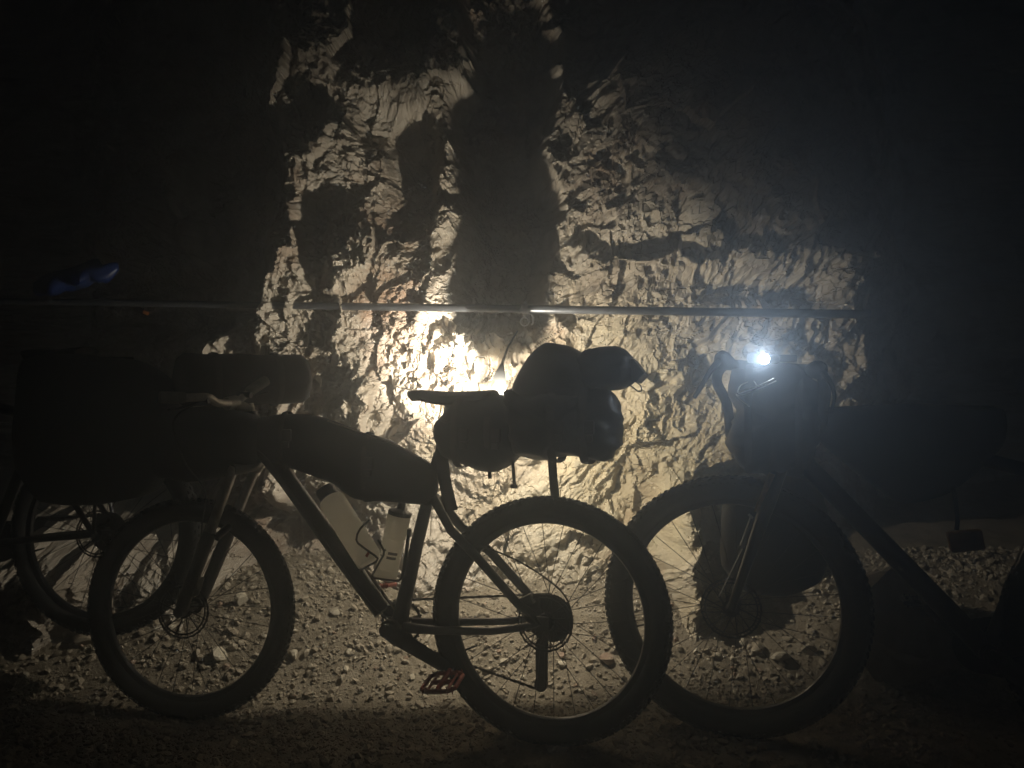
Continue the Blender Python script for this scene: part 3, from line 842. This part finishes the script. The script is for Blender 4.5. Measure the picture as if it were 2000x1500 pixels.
db = top_bag(P1, 'dry_bag', [(985, 765), (1060, 752), (1150, 752), (1200, 762), (1212, 784), (1218, 830), (1216, 875), (1200, 896), (1179, 903), (1089, 893), (1068, 903), (1029, 896), (1000, 880)], .005, .105, 'fat black dry bag behind the saddle bag with a creased end', 'bag', 5.2, m='drybag', wr=.008, power=.40, fold=.020)
dm = top_bag(P1, 'dry_bag', [(1000, 790), (1005, 757), (1014, 737), (1026, 712), (1038, 695), (1055, 680), (1071, 671), (1110, 674), (1135, 686), (1165, 710), (1175, 770), (1150, 800), (1060, 810)], .0, .10, 'domed black dry bag with a pale patch, on top of the saddle luggage', 'bag', 9.3, m='drybag', wr=.005, power=.45)
rl = top_bag(P1, 'roll_bag', [(1120, 700), (1155, 682), (1200, 677), (1221, 683), (1236, 696), (1243, 716), (1240, 744), (1218, 760), (1190, 764), (1130, 768), (1110, 740)], .01, .085, 'small black roll bag with a folded end, topmost and rearmost of the saddle luggage', 'bag', 12.9, m='drybag', wr=.005, power=.42, fold=.006)
q = MB(); q.box(L(1084, 683, .050)+Vector((0, .006, 0)), (.040, .002, .010), Matrix.Rotation(.02, 3, 'Y')@Matrix.Rotation(-.6, 3, 'X')); q.build('reflective_patch', M['light_print'], dm)
q = MB(); q.prism([(lambda v: (v.x, v.z))(L(x, y, .02)) for x, y in ((1234, 704), (1240, 702), (1262, 731), (1246, 747), (1236, 742))], -.055, .060, lambda x, z_, y: (x, y, z_)); q.build('rolled_closure', M['drybag'], rl)
cable(rl, [L(1240, 745, .03), L(1250, 752, .03), L(1253, 762, .03), L(1246, 764, .03), L(1228, 750, .04)], .002, 'cable', 'cord_loop')
cable(rl, [L(1218, 694, .05), L(1208, 708, .085)], .0015, 'silver_cable', 'cord')
loop_strap(db, P1, 1090, 745, 900, .005, .103, .025)
for px_ in (905, 968): loop_strap(sp_, P1, px_, 776 if px_ < 950 else 772, 910 if px_ < 950 else 918, 0, .082, .022)
for own, bx, by, bw in ((sp_, 905, 850, .092), (sp_, 968, 850, .092), (db, 1090, 835, .115), (db, 1150, 835, .112), (fb, 560, 850, .046), (fb, 720, 905, .046)):
    q = MB(); q.box(L(bx, by, bw), (.030, .012, .038), None, .004); q.box(L(bx, by, bw)+Vector((0, .004, -.030)), (.022, .008, .020), None, .003); q.build('buckle', M['cap'], own)
loop_strap(db, P1, 1150, 745, 903, .005, .103, .025)
webbing(sp_, [L(1001, 895, .02), L(1003, 925, .03), L(1005, 947, .03)], .010, .003)
q = MB(); q.box(L(1004, 950, .03), (.020, .010, .012), None, .002); q.build('buckle', M['cap'], sp_)
webbing(sp_, [L(956, 915, .02), L(957, 935, .02)], .012, .003)
webbing(db, [L(1078, 895, 0), L(1081, 940, .0), L(1086, 984, 0)], .026, .006)
webbing(sp_, [L(862, 880, .02), L(868, 935, .03), L(882, 998, .03)], .040, .006)
webbing(sp_, [L(868, 885, .0), L(876, 855, .05), L(868, 820, .08)], .030, .004)
# the torch strapped to the back of the saddle bag, its lens towards the rock
tp = P1.local(TORCH_POS)
aim = P1.R.transposed()@Vector((-.17, .40, .13)).normalized()
tr_ = P1.root('torch'); tag(tr_, 'lit torch strapped behind the saddle bag, shining on the rock', 'torch')
q = MB(); q.lathe([(-.110, .011), (-.040, .012), (-.030, .017), (-.012, .018), (-.010, .016)], tp, aim, 18); q.build('torch_body', M['black_metal'], tr_)
q = MB(); q.lathe([(-.0112, .0155), (-.0100, .0155)], tp, aim, 18); q.build('torch_lens', M['led_warm'], tr_)

q = MB(); tp_ = TORCH_POS  # strap added and shaped in front of the lens to cast the shadow column
q.tube([P1.local(tp_+Vector(v)) for v in ((-.004, .048, .017), (-.004, .049, .024), (.001, .050, .036), (-.001, .050, .047), (.003, .050, .058), (-.001, .050, .072), (.003, .052, .088), (.000, .054, .11), (.010, .075, .16), (.030, .120, .22), (.066, .20, .285))], [.005, .010, .0225, .0255, .0205, .0260, .0200, .0235, .0050, .0035, .0035], 8, flat=.10, up=tuple(P1.R.transposed()@Vector((0, 1, 0))))
q.build('shadow_strap', M['strap'], tr_)

# handlebar roll: a cylinder lying across the bar
rb = P1.root('handlebar_roll'); tag(rb, 'thick black luggage roll across the handlebar of the middle bicycle', 'bag')
c0 = at(606, 741, 2.86); c1 = at(335, 742, 2.60); axr = (c1-c0)
q = MB(); pts = []; rad_ = []
for i in range(26):
    t = i/25; pts.append(c0+axr*t); e = min(t, 1-t)*axr.length
    rad_.append(.088*min(1, math.sqrt(max(0, 1-(1-min(e/.045, 1))**2))+.02))
q.tube(pts, rad_, 28)
q.v = [tuple(Vector(v)+ (Vector(v)-(c0+axr*((Vector(v)-c0).dot(axr)/axr.length_squared))).normalized()*.005*mnoise.fractal(Vector(v)*12, 1, 2, 3)) for v in q.v]
q.build('bag_body', M['nylon'], rb, True, 60)
for t in (.28, .72):
    cc = c0+axr*t; u = axr.normalized(); e1 = Vector((0, 0, 1)); e1 = (e1-u*e1.dot(u)).normalized(); e2 = u.cross(e1); s_ = MB()
    s_.tube([cc+e1*(.092*math.cos(a))+e2*(.092*math.sin(a)) for a in np.linspace(0, 2*math.pi, 30)], .011, 8, cap=False, flat=.2, up=tuple(e1)); s_.build('strap', M['strap'], rb)
hs = top_bag(P1, 'head_bag', [(300, 800), (430, 795), (500, 812), (505, 860), (500, 905), (455, 925), (385, 940), (300, 930), (265, 870)], .02, .075, 'black front bag hanging below the handlebar roll', 'bag', 15.3, wr=.006, power=.5)

# =================================================================== BICYCLE 2
P2 = Plane(FC2, math.radians(20.0), math.radians(2.0), float(1.05-(1439-750)/F*2.40))
b2 = P2.root('bicycle'); L2 = P2.L
tag(b2, 'black bicycle with a drop bar and a lit headlamp, standing furthest right', 'bicycle', 'loaded bicycles by the rock wall')
R2 = .395; T2 = .037
fh2 = L2(1430, 1182); fh2.y = 0
add_wheel(b2, fh2, R2, T2, rot=.2, knobs=110)
rh2 = fh2+Vector((-1.10, 0, 0)); add_wheel(b2, rh2, R2, T2, rot=.7, knobs=110, cass=True)
ht2, hl2 = L2(1548, 790), L2(1535, 880)
bb2 = fh2+Vector((-.68, 0, -.06)); sc2 = fh2+Vector((-.86, 0, .42))
f2 = MB()
f2.tube([ht2, hl2], .026, 16); f2.tube([hl2+Vector((0, 0, .02)), bb2], [.028, .030], 16); f2.tube([ht2+Vector((0, 0, -.02)), sc2], .020, 14)
f2.tube([sc2+Vector((-.02, 0, .07)), bb2], [.017, .020], 14)
f2.lathe([(-.04, .026), (.04, .026)], bb2, (0, 1, 0), 18)
for s in (-1, 1):
    f2.tube([sc2+Vector((0, .015*s, -.01)), rh2+Vector((.2, .060*s, .25)), rh2+Vector((0, .062*s, 0))], .010, 10)
    f2.tube([bb2+Vector((-.03, .03*s, 0)), rh2+Vector((.25, .060*s, 0)), rh2+Vector((0, .062*s, 0))], .011, 10)
f2.build('frame', M['frame'], b2)
fk2 = empty('fork', (0, 0, 0), b2)
for s in (1, -1):
    q = MB(); a = hl2+Vector((.005, .055*s, -.02)); e = fh2+Vector((0, .056*s, 0))
    q.tube([a, a+(e-a)*.25, a+(e-a)*.6, a+(e-a)*.95, e], [.021, .022, .017, .012, .014], 14); q.build('fork_blade', M['frame'], fk2)
q = MB(); q.tube([hl2+Vector((.005, .06, -.02)), hl2+Vector((0, 0, 0)), hl2+Vector((.005, -.06, -.02))], [.020, .027, .020], 12); q.build('fork_crown', M['frame'], fk2)
q = MB(); q.tube([L2(1508, 925, .082), L2(1476, 1000, .082)], [.010, .014, .012, .006], 10, flat=.5, up=(0, 1, 0)); q.build('gold_decal', M['gold'], fk2)
q = MB(); q.tube([L2(1466, 1010, .082), L2(1446, 1066, .080)], .0022, 6); q.tube([L2(1450, 1072, .08), L2(1404, 1165, .078)], .0016, 6); q.tube([L2(1462, 1004, .082), L2(1470, 1012, .082)], .004, 6); q.build('leg_highlight', M['steel'], fk2)  # highlight along the fork leg, built as thin bright tubes
tubes('seatpost', [([sc2+Vector((-.02, 0, .06)), sc2+Vector((-.06, 0, .24))], .015)], M['black_metal'], b2)
saddle(b2, sc2+Vector((.08, 0, .27)), sc2+Vector((-.19, 0, .27)))
crank(b2, bb2+Vector((0, .062, 0)), bb2+Vector((-.14, .07, -.09)), 1, None); crank(b2, bb2+Vector((0, -.062, 0)), bb2+Vector((.14, -.07, .09)), -1, None)
pedal(b2, bb2+Vector((-.14, .07, -.09)), 1, (0, 0, 0), M['black_metal']); pedal(b2, bb2+Vector((.14, -.07, .09)), -1, (0, 0, 0), M['black_metal'])
cr = MB(); cr.lathe([(-.049, .060), (-.046, .078), (-.044, .060)], bb2, (0, 1, 0), 40); cr.build('chainring', M['black_metal'], b2)
chain_run([bb2+Vector((0, -.047, .078)), rh2+Vector((0, -.034, .06))], 'chain', b2); chain_run([bb2+Vector((-.02, -.047, -.076)), rh2+Vector((.02, -.034, -.16))], 'chain', b2)
# drop bar, turned towards the camera
def at2(px, py, y):
    return P2.local(Vector(((px-CX)/F*y, y, CAMH+(CY-py)/F*y)))
hb2 = MB()
hb2.tube(smooth_open([at2(1404, 712, 2.50), at2(1440, 712, 2.50), at2(1475, 716, 2.46), at2(1545, 720, 2.36), at2(1590, 722, 2.30)]), [.015, .0155, .0155, .0155, .015], 12)
hb2.tube(smooth_open([at2(1438, 712, 2.50), at2(1412, 716, 2.46), at2(1400, 745, 2.42), at2(1420, 790, 2.46), at2(1426, 850, 2.56)]), .0155, 12)
hb2.tube(smooth_open([at2(1575, 722, 2.32), at2(1602, 730, 2.26), at2(1612, 765, 2.24), at2(1608, 800, 2.28), at2(1604, 850, 2.36)]), .0155, 12)
hb2.build('handlebar', M['strap'], b2)
for (a, b_, c_) in (((1428, 712, 2.47), (1412, 702, 2.42), (1411, 688, 2.40)), ((1585, 722, 2.28), (1598, 722, 2.22), (1606, 716, 2.19))):
    q = MB(); q.tube(smooth_open([at2(*a), at2(*b_), at2(*c_)]), [.019, .025, .027, .022, .010], 14, flat=1.0); q.build('brake_hood', M['strap'], b2)
q = MB(); q.tube(smooth_open([at2(1408, 700, 2.41), at2(1388, 724, 2.385), at2(1371, 752, 2.38), at2(1356, 776, 2.40)]), [.013, .011, .009, .009, .008], 10, flat=.8); q.build('brake_lever', M['black_metal'], b2)
q = MB(); q.tube(smooth_open([at2(1604, 722, 2.20), at2(1622, 748, 2.17), at2(1630, 775, 2.17), at2(1622, 805, 2.2)]), [.011, .009, .007, .005], 10, flat=.7); q.build('brake_lever', M['black_metal'], b2)
q = MB(); q.tube([at2(1530, 722, 2.40), ht2+Vector((0, 0, .02))], [.017, .020], 12); q.build('stem', M['black_metal'], b2)
cable(b2, [at2(1512, 740, 2.22), at2(1486, 752, 2.22), at2(1458, 762, 2.24), at2(1442, 768, 2.26)], .0030, 'silver_cable')
cable(b2, [at2(1516, 744, 2.22), at2(1480, 760, 2.22), at2(1446, 772, 2.25), at2(1438, 770, 2.27), at2(1446, 780, 2.26), at2(1464, 794, 2.25)], .0020, 'silver_cable')
cable(b2, [at2(1440, 766, 2.28), at2(1448, 752, 2.30), at2(1470, 744, 2.32), at2(1478, 752, 2.25)], .0020, 'silver_cable')
# head lamp and the small computer beside it on the bar
hl_ = Vector(((1493-CX)/F*2.27, 2.27, CAMH+(CY-701)/F*2.27)); ldir = Vector((-.62, -.62, -.02)).normalized()
lp = empty('headlamp', (0, 0, 0), b2); ll = P2.local(hl_); ld = P2.R.transposed()@ldir
q = MB(); q.lathe([(-.072, .012), (-.068, .015), (-.02, .016), (-.008, .018), (-.001, .018)], ll, ld, 18); q.build('lamp_body', M['black_metal'], lp)
q = MB(); q.lathe([(-.001, .0150), (.0012, .0150), (.004, .010)], ll, ld, 20); q.build('lamp_lens', M['led'], lp)
q = MB(); q.box(at2(1527, 700, 2.33), (.085, .050, .020), None, .005); q.build('bike_computer', M['cap'], b2)
q = MB(); q.lathe([(-.004, .020), (.010, .024), (.022, .022), (.028, .012), (.030, .004)], at2(1474, 706, 2.40), (0, 0, 1), 18); q.build('bell', M['steel'], b2)
lamp = spot("headlamp_light", hl_+ldir*.012, (-.72, -.58, .38), LAMP_W, 135, 1.0, (.80, .90, 1.0), .012)
lamp.parent = None
bb_ = top_bag(P2, 'handlebar_bag', [(1432, 722), (1465, 716), (1510, 714), (1550, 714), (1580, 738), (1600, 770), (1604, 860), (1585, 915), (1540, 935), (1470, 925), (1432, 900), (1418, 870), (1432, 810), (1424, 765)], .02, .10, 'bulky black handlebar bag below the lit lamp of the right bicycle', 'bag', 21.7, m='nylon', wr=.020, power=.50, fold=.016)
for px, t, bo in ((1465, 716, 922), (1560, 722, 930)): loop_strap(bb_, P2, px, t, bo, .02, .10, .022)
fb2 = top_bag(P2, 'frame_bag', [(1590, 800), (1720, 790), (1880, 790), (1960, 800), (1960, 870), (1860, 960), (1760, 985), (1680, 930), (1600, 860)], .0, .035, 'dark frame bag of the right bicycle, almost lost in the shade', 'bag', 23.1, wr=.004, power=.3)
fk_b = top_bag(P2, 'fork_bag', [(1425, 950), (1480, 930), (1560, 925), (1605, 960), (1625, 1060), (1600, 1135), (1540, 1160), (1460, 1155), (1412, 1100), (1408, 1010)], -.20, .115, 'broad dark fork bag, enlarged to block light, behind the front wheel of the right bicycle', 'bag', 25.1, wr=.004, power=.45)  # bag enlarged and set outward to block torch light from the ground
# amber bottle near the cranks of the right bicycle
r0 = P2.root('pouch'); tag(r0, 'brownish yellow box shape hanging in the dark at the far right', 'pouch')
q = MB(); q.box(L2(1886, 1056, .03), (.085, .040, .055), Matrix.Rotation(.18, 3, 'Y'), .006); q.build('pouch_body', M['amber'], r0)
webbing(r0, [L2(1868, 1035, .03), L2(1870, 1010, .03), L2(1862, 950, .02)], .012, .003)

# =================================================================== BICYCLE 3 (behind, far left)
D3 = .71*F/400
C3 = ((205-CX)/F*D3, D3)
P3 = Plane(C3, math.radians(8.0), math.radians(4.0), CAMH-(1237-750)/F*D3)
b3 = P3.root('bicycle'); L3 = P3.L
tag(b3, 'dark bicycle behind the other front wheel, furthest left, mostly in shade', 'bicycle', 'loaded bicycles by the rock wall')
rh3 = L3(205, 1040); rh3.y = 0
add_wheel(b3, rh3, .355, .031, rot=.15, knobs=80, cass=True)
fh3 = rh3+Vector((1.12, 0, -.02)); add_wheel(b3, fh3, .355, .031, rot=.5, knobs=80)
bb3 = rh3+Vector((.44, 0, -.05)); st3 = rh3+Vector((.27, 0, .40)); ht3 = rh3+Vector((.86, 0, .52)); hl3 = rh3+Vector((.90, 0, .42))
f3 = MB(); f3.tube([ht3, hl3], .024, 14); f3.tube([hl3, bb3], .028, 14); f3.tube([ht3, st3], .019, 12); f3.tube([st3+Vector((-.02, 0, .05)), bb3], .018, 12)
for s in (-1, 1):
    f3.tube([st3, rh3+Vector((.12, .06*s, .16)), rh3+Vector((0, .06*s, 0))], .010, 10); f3.tube([bb3, rh3+Vector((.2, .06*s, -.02)), rh3+Vector((0, .06*s, 0))], .012, 10)
f3.build('frame', M['frame'], b3)
fk3 = MB()
for s in (-1, 1): fk3.tube([hl3+Vector((.01, .055*s, -.03)), fh3+Vector((0, .055*s, 0))], [.019, .014], 12)
fk3.tube([hl3+Vector((.01, .055, -.03)), hl3, hl3+Vector((.01, -.055, -.03))], .02, 10); fk3.build('fork', M['frame'], b3)
tubes('handlebar', [([ht3+Vector((-.02, .34, .12)), ht3+Vector((.03, .12, .12)), ht3+Vector((.05, 0, .10)), ht3+Vector((.03, -.12, .12)), ht3+Vector((-.02, -.34, .12))], .013)], M['black_metal'], b3)
tubes('stem', [([ht3, ht3+Vector((.05, 0, .10))], .016)], M['black_metal'], b3)
tubes('seatpost', [([st3+Vector((-.02, 0, .05)), st3+Vector((-.06, 0, .22))], .014)], M['black_metal'], b3)
saddle(b3, st3+Vector((.09, 0, .25)), st3+Vector((-.18, 0, .25)))
crank(b3, bb3+Vector((0, .062, 0)), bb3+Vector((.15, .07, -.08)), 1, None); crank(b3, bb3+Vector((0, -.062, 0)), bb3+Vector((-.15, -.07, .08)), -1, None)
pedal(b3, bb3+Vector((.15, .07, -.08)), 1, (0, 0, 0), M['black_metal']); pedal(b3, bb3+Vector((-.15, -.07, .08)), -1, (0, 0, 0), M['black_metal'])
cr = MB(); cr.lathe([(-.049, .060), (-.046, .072), (-.044, .060)], bb3, (0, 1, 0), 40); cr.build('chainring', M['black_metal'], b3)
chain_run([bb3+Vector((0, -.047, .07)), rh3+Vector((0, -.034, .06))], 'chain', b3)
pn = top_bag(P3, 'pannier', [(60, 700), (250, 700), (330, 740), (345, 860), (300, 960), (200, 985), (90, 980), (40, 900)], .10, .09, 'large black pannier above the wheel of the left bicycle', 'bag', 31.7, wr=.006, power=.35)
rk = MB(); rk.tube([rh3+Vector((0, .06, 0)), L3(190, 860, .06), L3(180, 700, .05)], .006, 8); rk.tube([rh3+Vector((0, -.06, 0)), L3(190, 860, -.06), L3(180, 700, -.05)], .006, 8)
rk.tube([L3(120, 700, .05), L3(260, 700, .05), L3(260, 700, -.05), L3(120, 700, -.05), L3(120, 700, .05)], .006, 8); rk.build('luggage_rack', M['black_metal'], b3)

# ------------------------------------------------------------------ pipe along the rock, its clamp, and what hangs on it
def pt(px, py, y): return Vector(((px-CX)/F*y, y, CAMH+(CY-py)/F*y))
pa, pb = pt(60, 589, 3.34), pt(1700, 614, 2.84)
d = pb-pa
pr = empty('handrail', (0, 0, 0)); tag(pr, 'long horizontal metal pipe fixed along the rock face above the bags', 'pipe')
q = MB(); q.tube([pa-d*.25, pa, pa+d*.5, pb+d*-.012, pb], [.0130, .0135, .0150, .0160, .0150], 24); q.build('pipe', M['pipe'], pr)
cp = pa+d*((1026-60)/(1700-60)*.5/.5); tt = .575; cp = pa+d*tt
tt = ((1026-CX)/F*pa.y-pa.x)/(d.x-(1026-CX)/F*d.y); cp = pa+d*tt
du = d.normalized()
q = MB(); q.lathe([(-.012, .0185), (-.012, .020), (.012, .020), (.012, .0185)], cp, du, 22); q.tube([cp+Vector((0, 0, .018)), cp+Vector((0, 0, .030))], .005, 8); q.build('clamp', M['steel'], pr)
q = MB(); q.tube([cp+Vector((.012, 0, -.015)), cp+Vector((.016, .10, -.02)), cp+Vector((.02, .28, -.03))], .007, 8); q.build('wall_bracket', M['pipe'], pr)
rg = empty('snap_hook', cp); tag(rg, 'small metal ring and hook hanging from the pipe clamp', 'hook')
q = MB(); c = Vector((-.002, -.004, -.048)); q.tube([c+Vector((.016*math.cos(a), 0, .016*math.sin(a))) for a in np.linspace(0, 2*math.pi, 24)], .0028, 8, cap=False); q.build('ring', M['steel'], rg)
q = MB(); q.tube(smooth_open([Vector((.006, -.002, -.016)), Vector((.022, -.004, -.020)), Vector((.030, -.004, -.034)), Vector((.028, -.004, -.056)), Vector((.022, -.004, -.058))]), .0032, 8); q.tube([Vector((-.004, -.002, -.016)), Vector((-.003, -.004, -.034))], .003, 6); q.build('hook', M['steel'], rg)
# blue bundle lying on the left end of the pipe, small orange tag below it
bl = empty('tarpaulin', (0, 0, 0)); tag(bl, 'rolled dark blue tarpaulin with a glint, lying on the left end of the pipe', 'tarpaulin')
A_, B_ = pt(70, 560, 3.18), pt(232, 518, 3.18); ax_ = B_-A_; V = []; q = MB(); n = 22; K = 26
for i in range(K+1):
    t = i/K; r = .044*math.sin(math.pi*(t*.93+.05))**.5
    for k in range(n):
        a = 2*math.pi*k/n; v = A_+ax_*t+Vector((0, math.cos(a)*r*1.2, math.sin(a)*r))
        v += Vector((.01, .022, .028))*mnoise.fractal(v*13, 1, 2, 4); v.z -= .018*abs(math.sin(t*9))*(1 if k > n/2 else .2); V.append(v)
q.add(V, [(i*n+k, i*n+(k+1) % n, (i+1)*n+(k+1) % n, (i+1)*n+k) for i in range(K) for k in range(n)]+[tuple(range(n)), tuple(K*n+k for k in range(n))])
q.build('rolled_sheet', M['blue'], bl)
ot = empty('luggage_tag', (0, 0, 0)); tag(ot, 'tiny orange tag hanging under the pipe at the left', 'tag')
q = MB(); q.box(pt(285, 611, 3.24), (.026, .004, .014), Matrix.Rotation(.35, 3, 'Y'), .002); q.build('tag_plate', M['orange'], ot)
q = MB(); q.tube([pt(280, 594, 3.25), pt(281, 606, 3.24)], .0012, 5); q.build('tag_string', M['cable'], ot)

# ------------------------------------------------------------------ stones one can tell apart
S = [
 (574, 1283, 34, 'pale angular stone touching the right side of the middle bicycle front tyre', 'pale_stone', .9),
 (429, 1284, 40, 'pale wedge stone inside the front wheel of the middle bicycle', 'pale_stone', .9),
 (404, 1287, 20, 'small white pebble beside the pale wedge stone in the front wheel', 'pale_stone', .8),
 (1182, 1298, 36, 'rounded reddish stone seen through the rear spokes of the middle bicycle', 'red_stone', .8),
 (1098, 1300, 26, 'flat pale stone beyond the derailleur of the middle bicycle', 'pale_stone', .6),
 (985, 1300, 24, 'small pale stone by the lower chain run', 'pale_stone', .8),
 (1522, 1292, 48, 'long pale slab stone inside the right bicycle wheel', 'pale_stone', .6),
 (1477, 1275, 34, 'blunt brown stone left of the pale slab inside the right wheel', 'stone', .8),
 (1580, 1280, 34, 'tilted brown stone right of the pale slab inside the right wheel', 'stone', .8),
 (1608, 1300, 22, 'small stone at the inner edge of the right bicycle tyre', 'stone', .8),
 (1330, 1355, 22, 'pale chip between the two overlapping tyres', 'pale_stone', .8),
 (835, 1250, 22, 'white lump behind the crank arm of the middle bicycle', 'pale_stone', .9),
 (655, 1205, 30, 'pale stone on the gravel just below the down tube', 'pale_stone', .8),
 (620, 1215, 26, 'grey stone at the foot of the shaded alcove', 'stone', .8),
 (1225, 1395, 20, 'little stone in front of the overlapping tyres', 'stone', .7),
 (290, 1140, 74, 'broad angular block at the wall foot seen through the front wheel', 'stone', .9),
 (330, 1120, 60, 'pale upright block at the wall foot behind the front fork', 'pale_stone', 1.0),
 (236, 1150, 52, 'low block at the wall foot near the left rim of the front wheel', 'stone', .9),
 (470, 1180, 36, 'pale block right of the front fork leg at the wall foot', 'pale_stone', .9),
 (40, 1100, 44, 'tall pale stone standing alone at the far left edge', 'pale_stone', 1.2),
 (130, 1150, 46, 'knobbly stone left of the front tyre under the dark pannier', 'stone', .8),
 (95, 1145, 40, 'pale stone farthest left of the lit patch under the pannier', 'pale_stone', .8),
 (1010, 1215, 22, 'white pebble behind the rear brake rotor', 'pale_stone', .9),
 (160, 1260, 50, 'rough brown stone in the half shade left of the front tyre', 'stone', .5),
]
for i, (x, y, w, lab, m, fl) in enumerate(S):
    make_stone(x, y, w, lab, M[m], 'larger stones on the gravel', 100+i, flat=fl)
v_, f_ = stone_shape(np.random.RandomState(77), 3, .8)
v_ = np.array([Vector(p)*(1+.16*mnoise.fractal(Vector(p)*2.2, 1, 2, 5)) for p in v_])*np.array([.30, .24, .36])
bo = link(bpy.data.objects.new('boulder', fast_mesh('boulder', v_, f_, M['rock'], False)))
bo.location = (1.36, 2.78, .17); bo.rotation_euler = (.1, .15, .6)  # boulder added to shade the ground at right from the torch
tag(bo, 'big dim boulder added to block torch light, behind the right edge of the right bicycle wheel', 'boulder')
r2 = random.Random(5)
def zone(x, y):
    if x < 170: a = 'left of the front tyre'
    elif x < 370: a = 'seen through the left half of the front wheel'
    elif x < 578: a = 'seen through the right half of the front wheel'
    elif x < 700: a = 'just right of the front tyre'
    elif x < 835: a = 'between the down tube and the red pedal' if y < 1330 else 'left of the red pedal'
    elif x < 1000: a = 'seen left of the rear derailleur'
    elif x < 1150: a = 'seen around the rear derailleur'
    elif x < 1320: a = 'by the overlap of the two tyres'
    elif x < 1480: a = 'inside the right bicycle wheel, left half'
    else: a = 'inside the right bicycle wheel, right half'
    b = 'near the wall foot' if y < 1225 else ('midway out' if y < 1310 else 'towards the camera')
    return a+', '+b
cname = {'stone': 'brown', 'pale_stone': 'pale', 'red_stone': 'reddish'}
for i in range(190):
    if i < 150: x = r2.uniform(440, 1650); y = 1175+260*r2.random()**.9
    else: x = r2.uniform(20, 440); y = r2.uniform(1180, 1370)
    wpx = r2.uniform(11, 22); m = r2.choice(['stone', 'stone', 'pale_stone', 'red_stone'])
    size = 'tiny' if wpx < 14.5 else ('small' if wpx < 18.5 else 'mid-sized')
    make_stone(x, y, wpx, '%s %s stone %s' % (size, cname[m], zone(x, y)), M[m], 'small loose stones on the gravel', 400+i, sub=1)

# ------------------------------------------------------------------ haze added to imitate lens glare
hz = MB(); hz.box((0, .35, 3.6), (24.0, 14.0, 9.8)); 
hm = bpy.data.materials.new('glare_haze'); hm.use_nodes = True
nt = hm.node_tree; nt.nodes.remove(nt.nodes['Principled BSDF'])
pv = nt.nodes.new('ShaderNodeVolumePrincipled'); pv.inputs['Color'].default_value = (.74, .86, 1.0, 1)
pv.inputs['Density'].default_value = HAZE; pv.inputs['Anisotropy'].default_value = .82
nt.links.new(pv.outputs[0], nt.nodes['Material Output'].inputs['Volume'])
ho = hz.build('haze', hm, None, False); tag(ho, 'thin haze added to imitate lens glare around the lamps', kind='stuff')
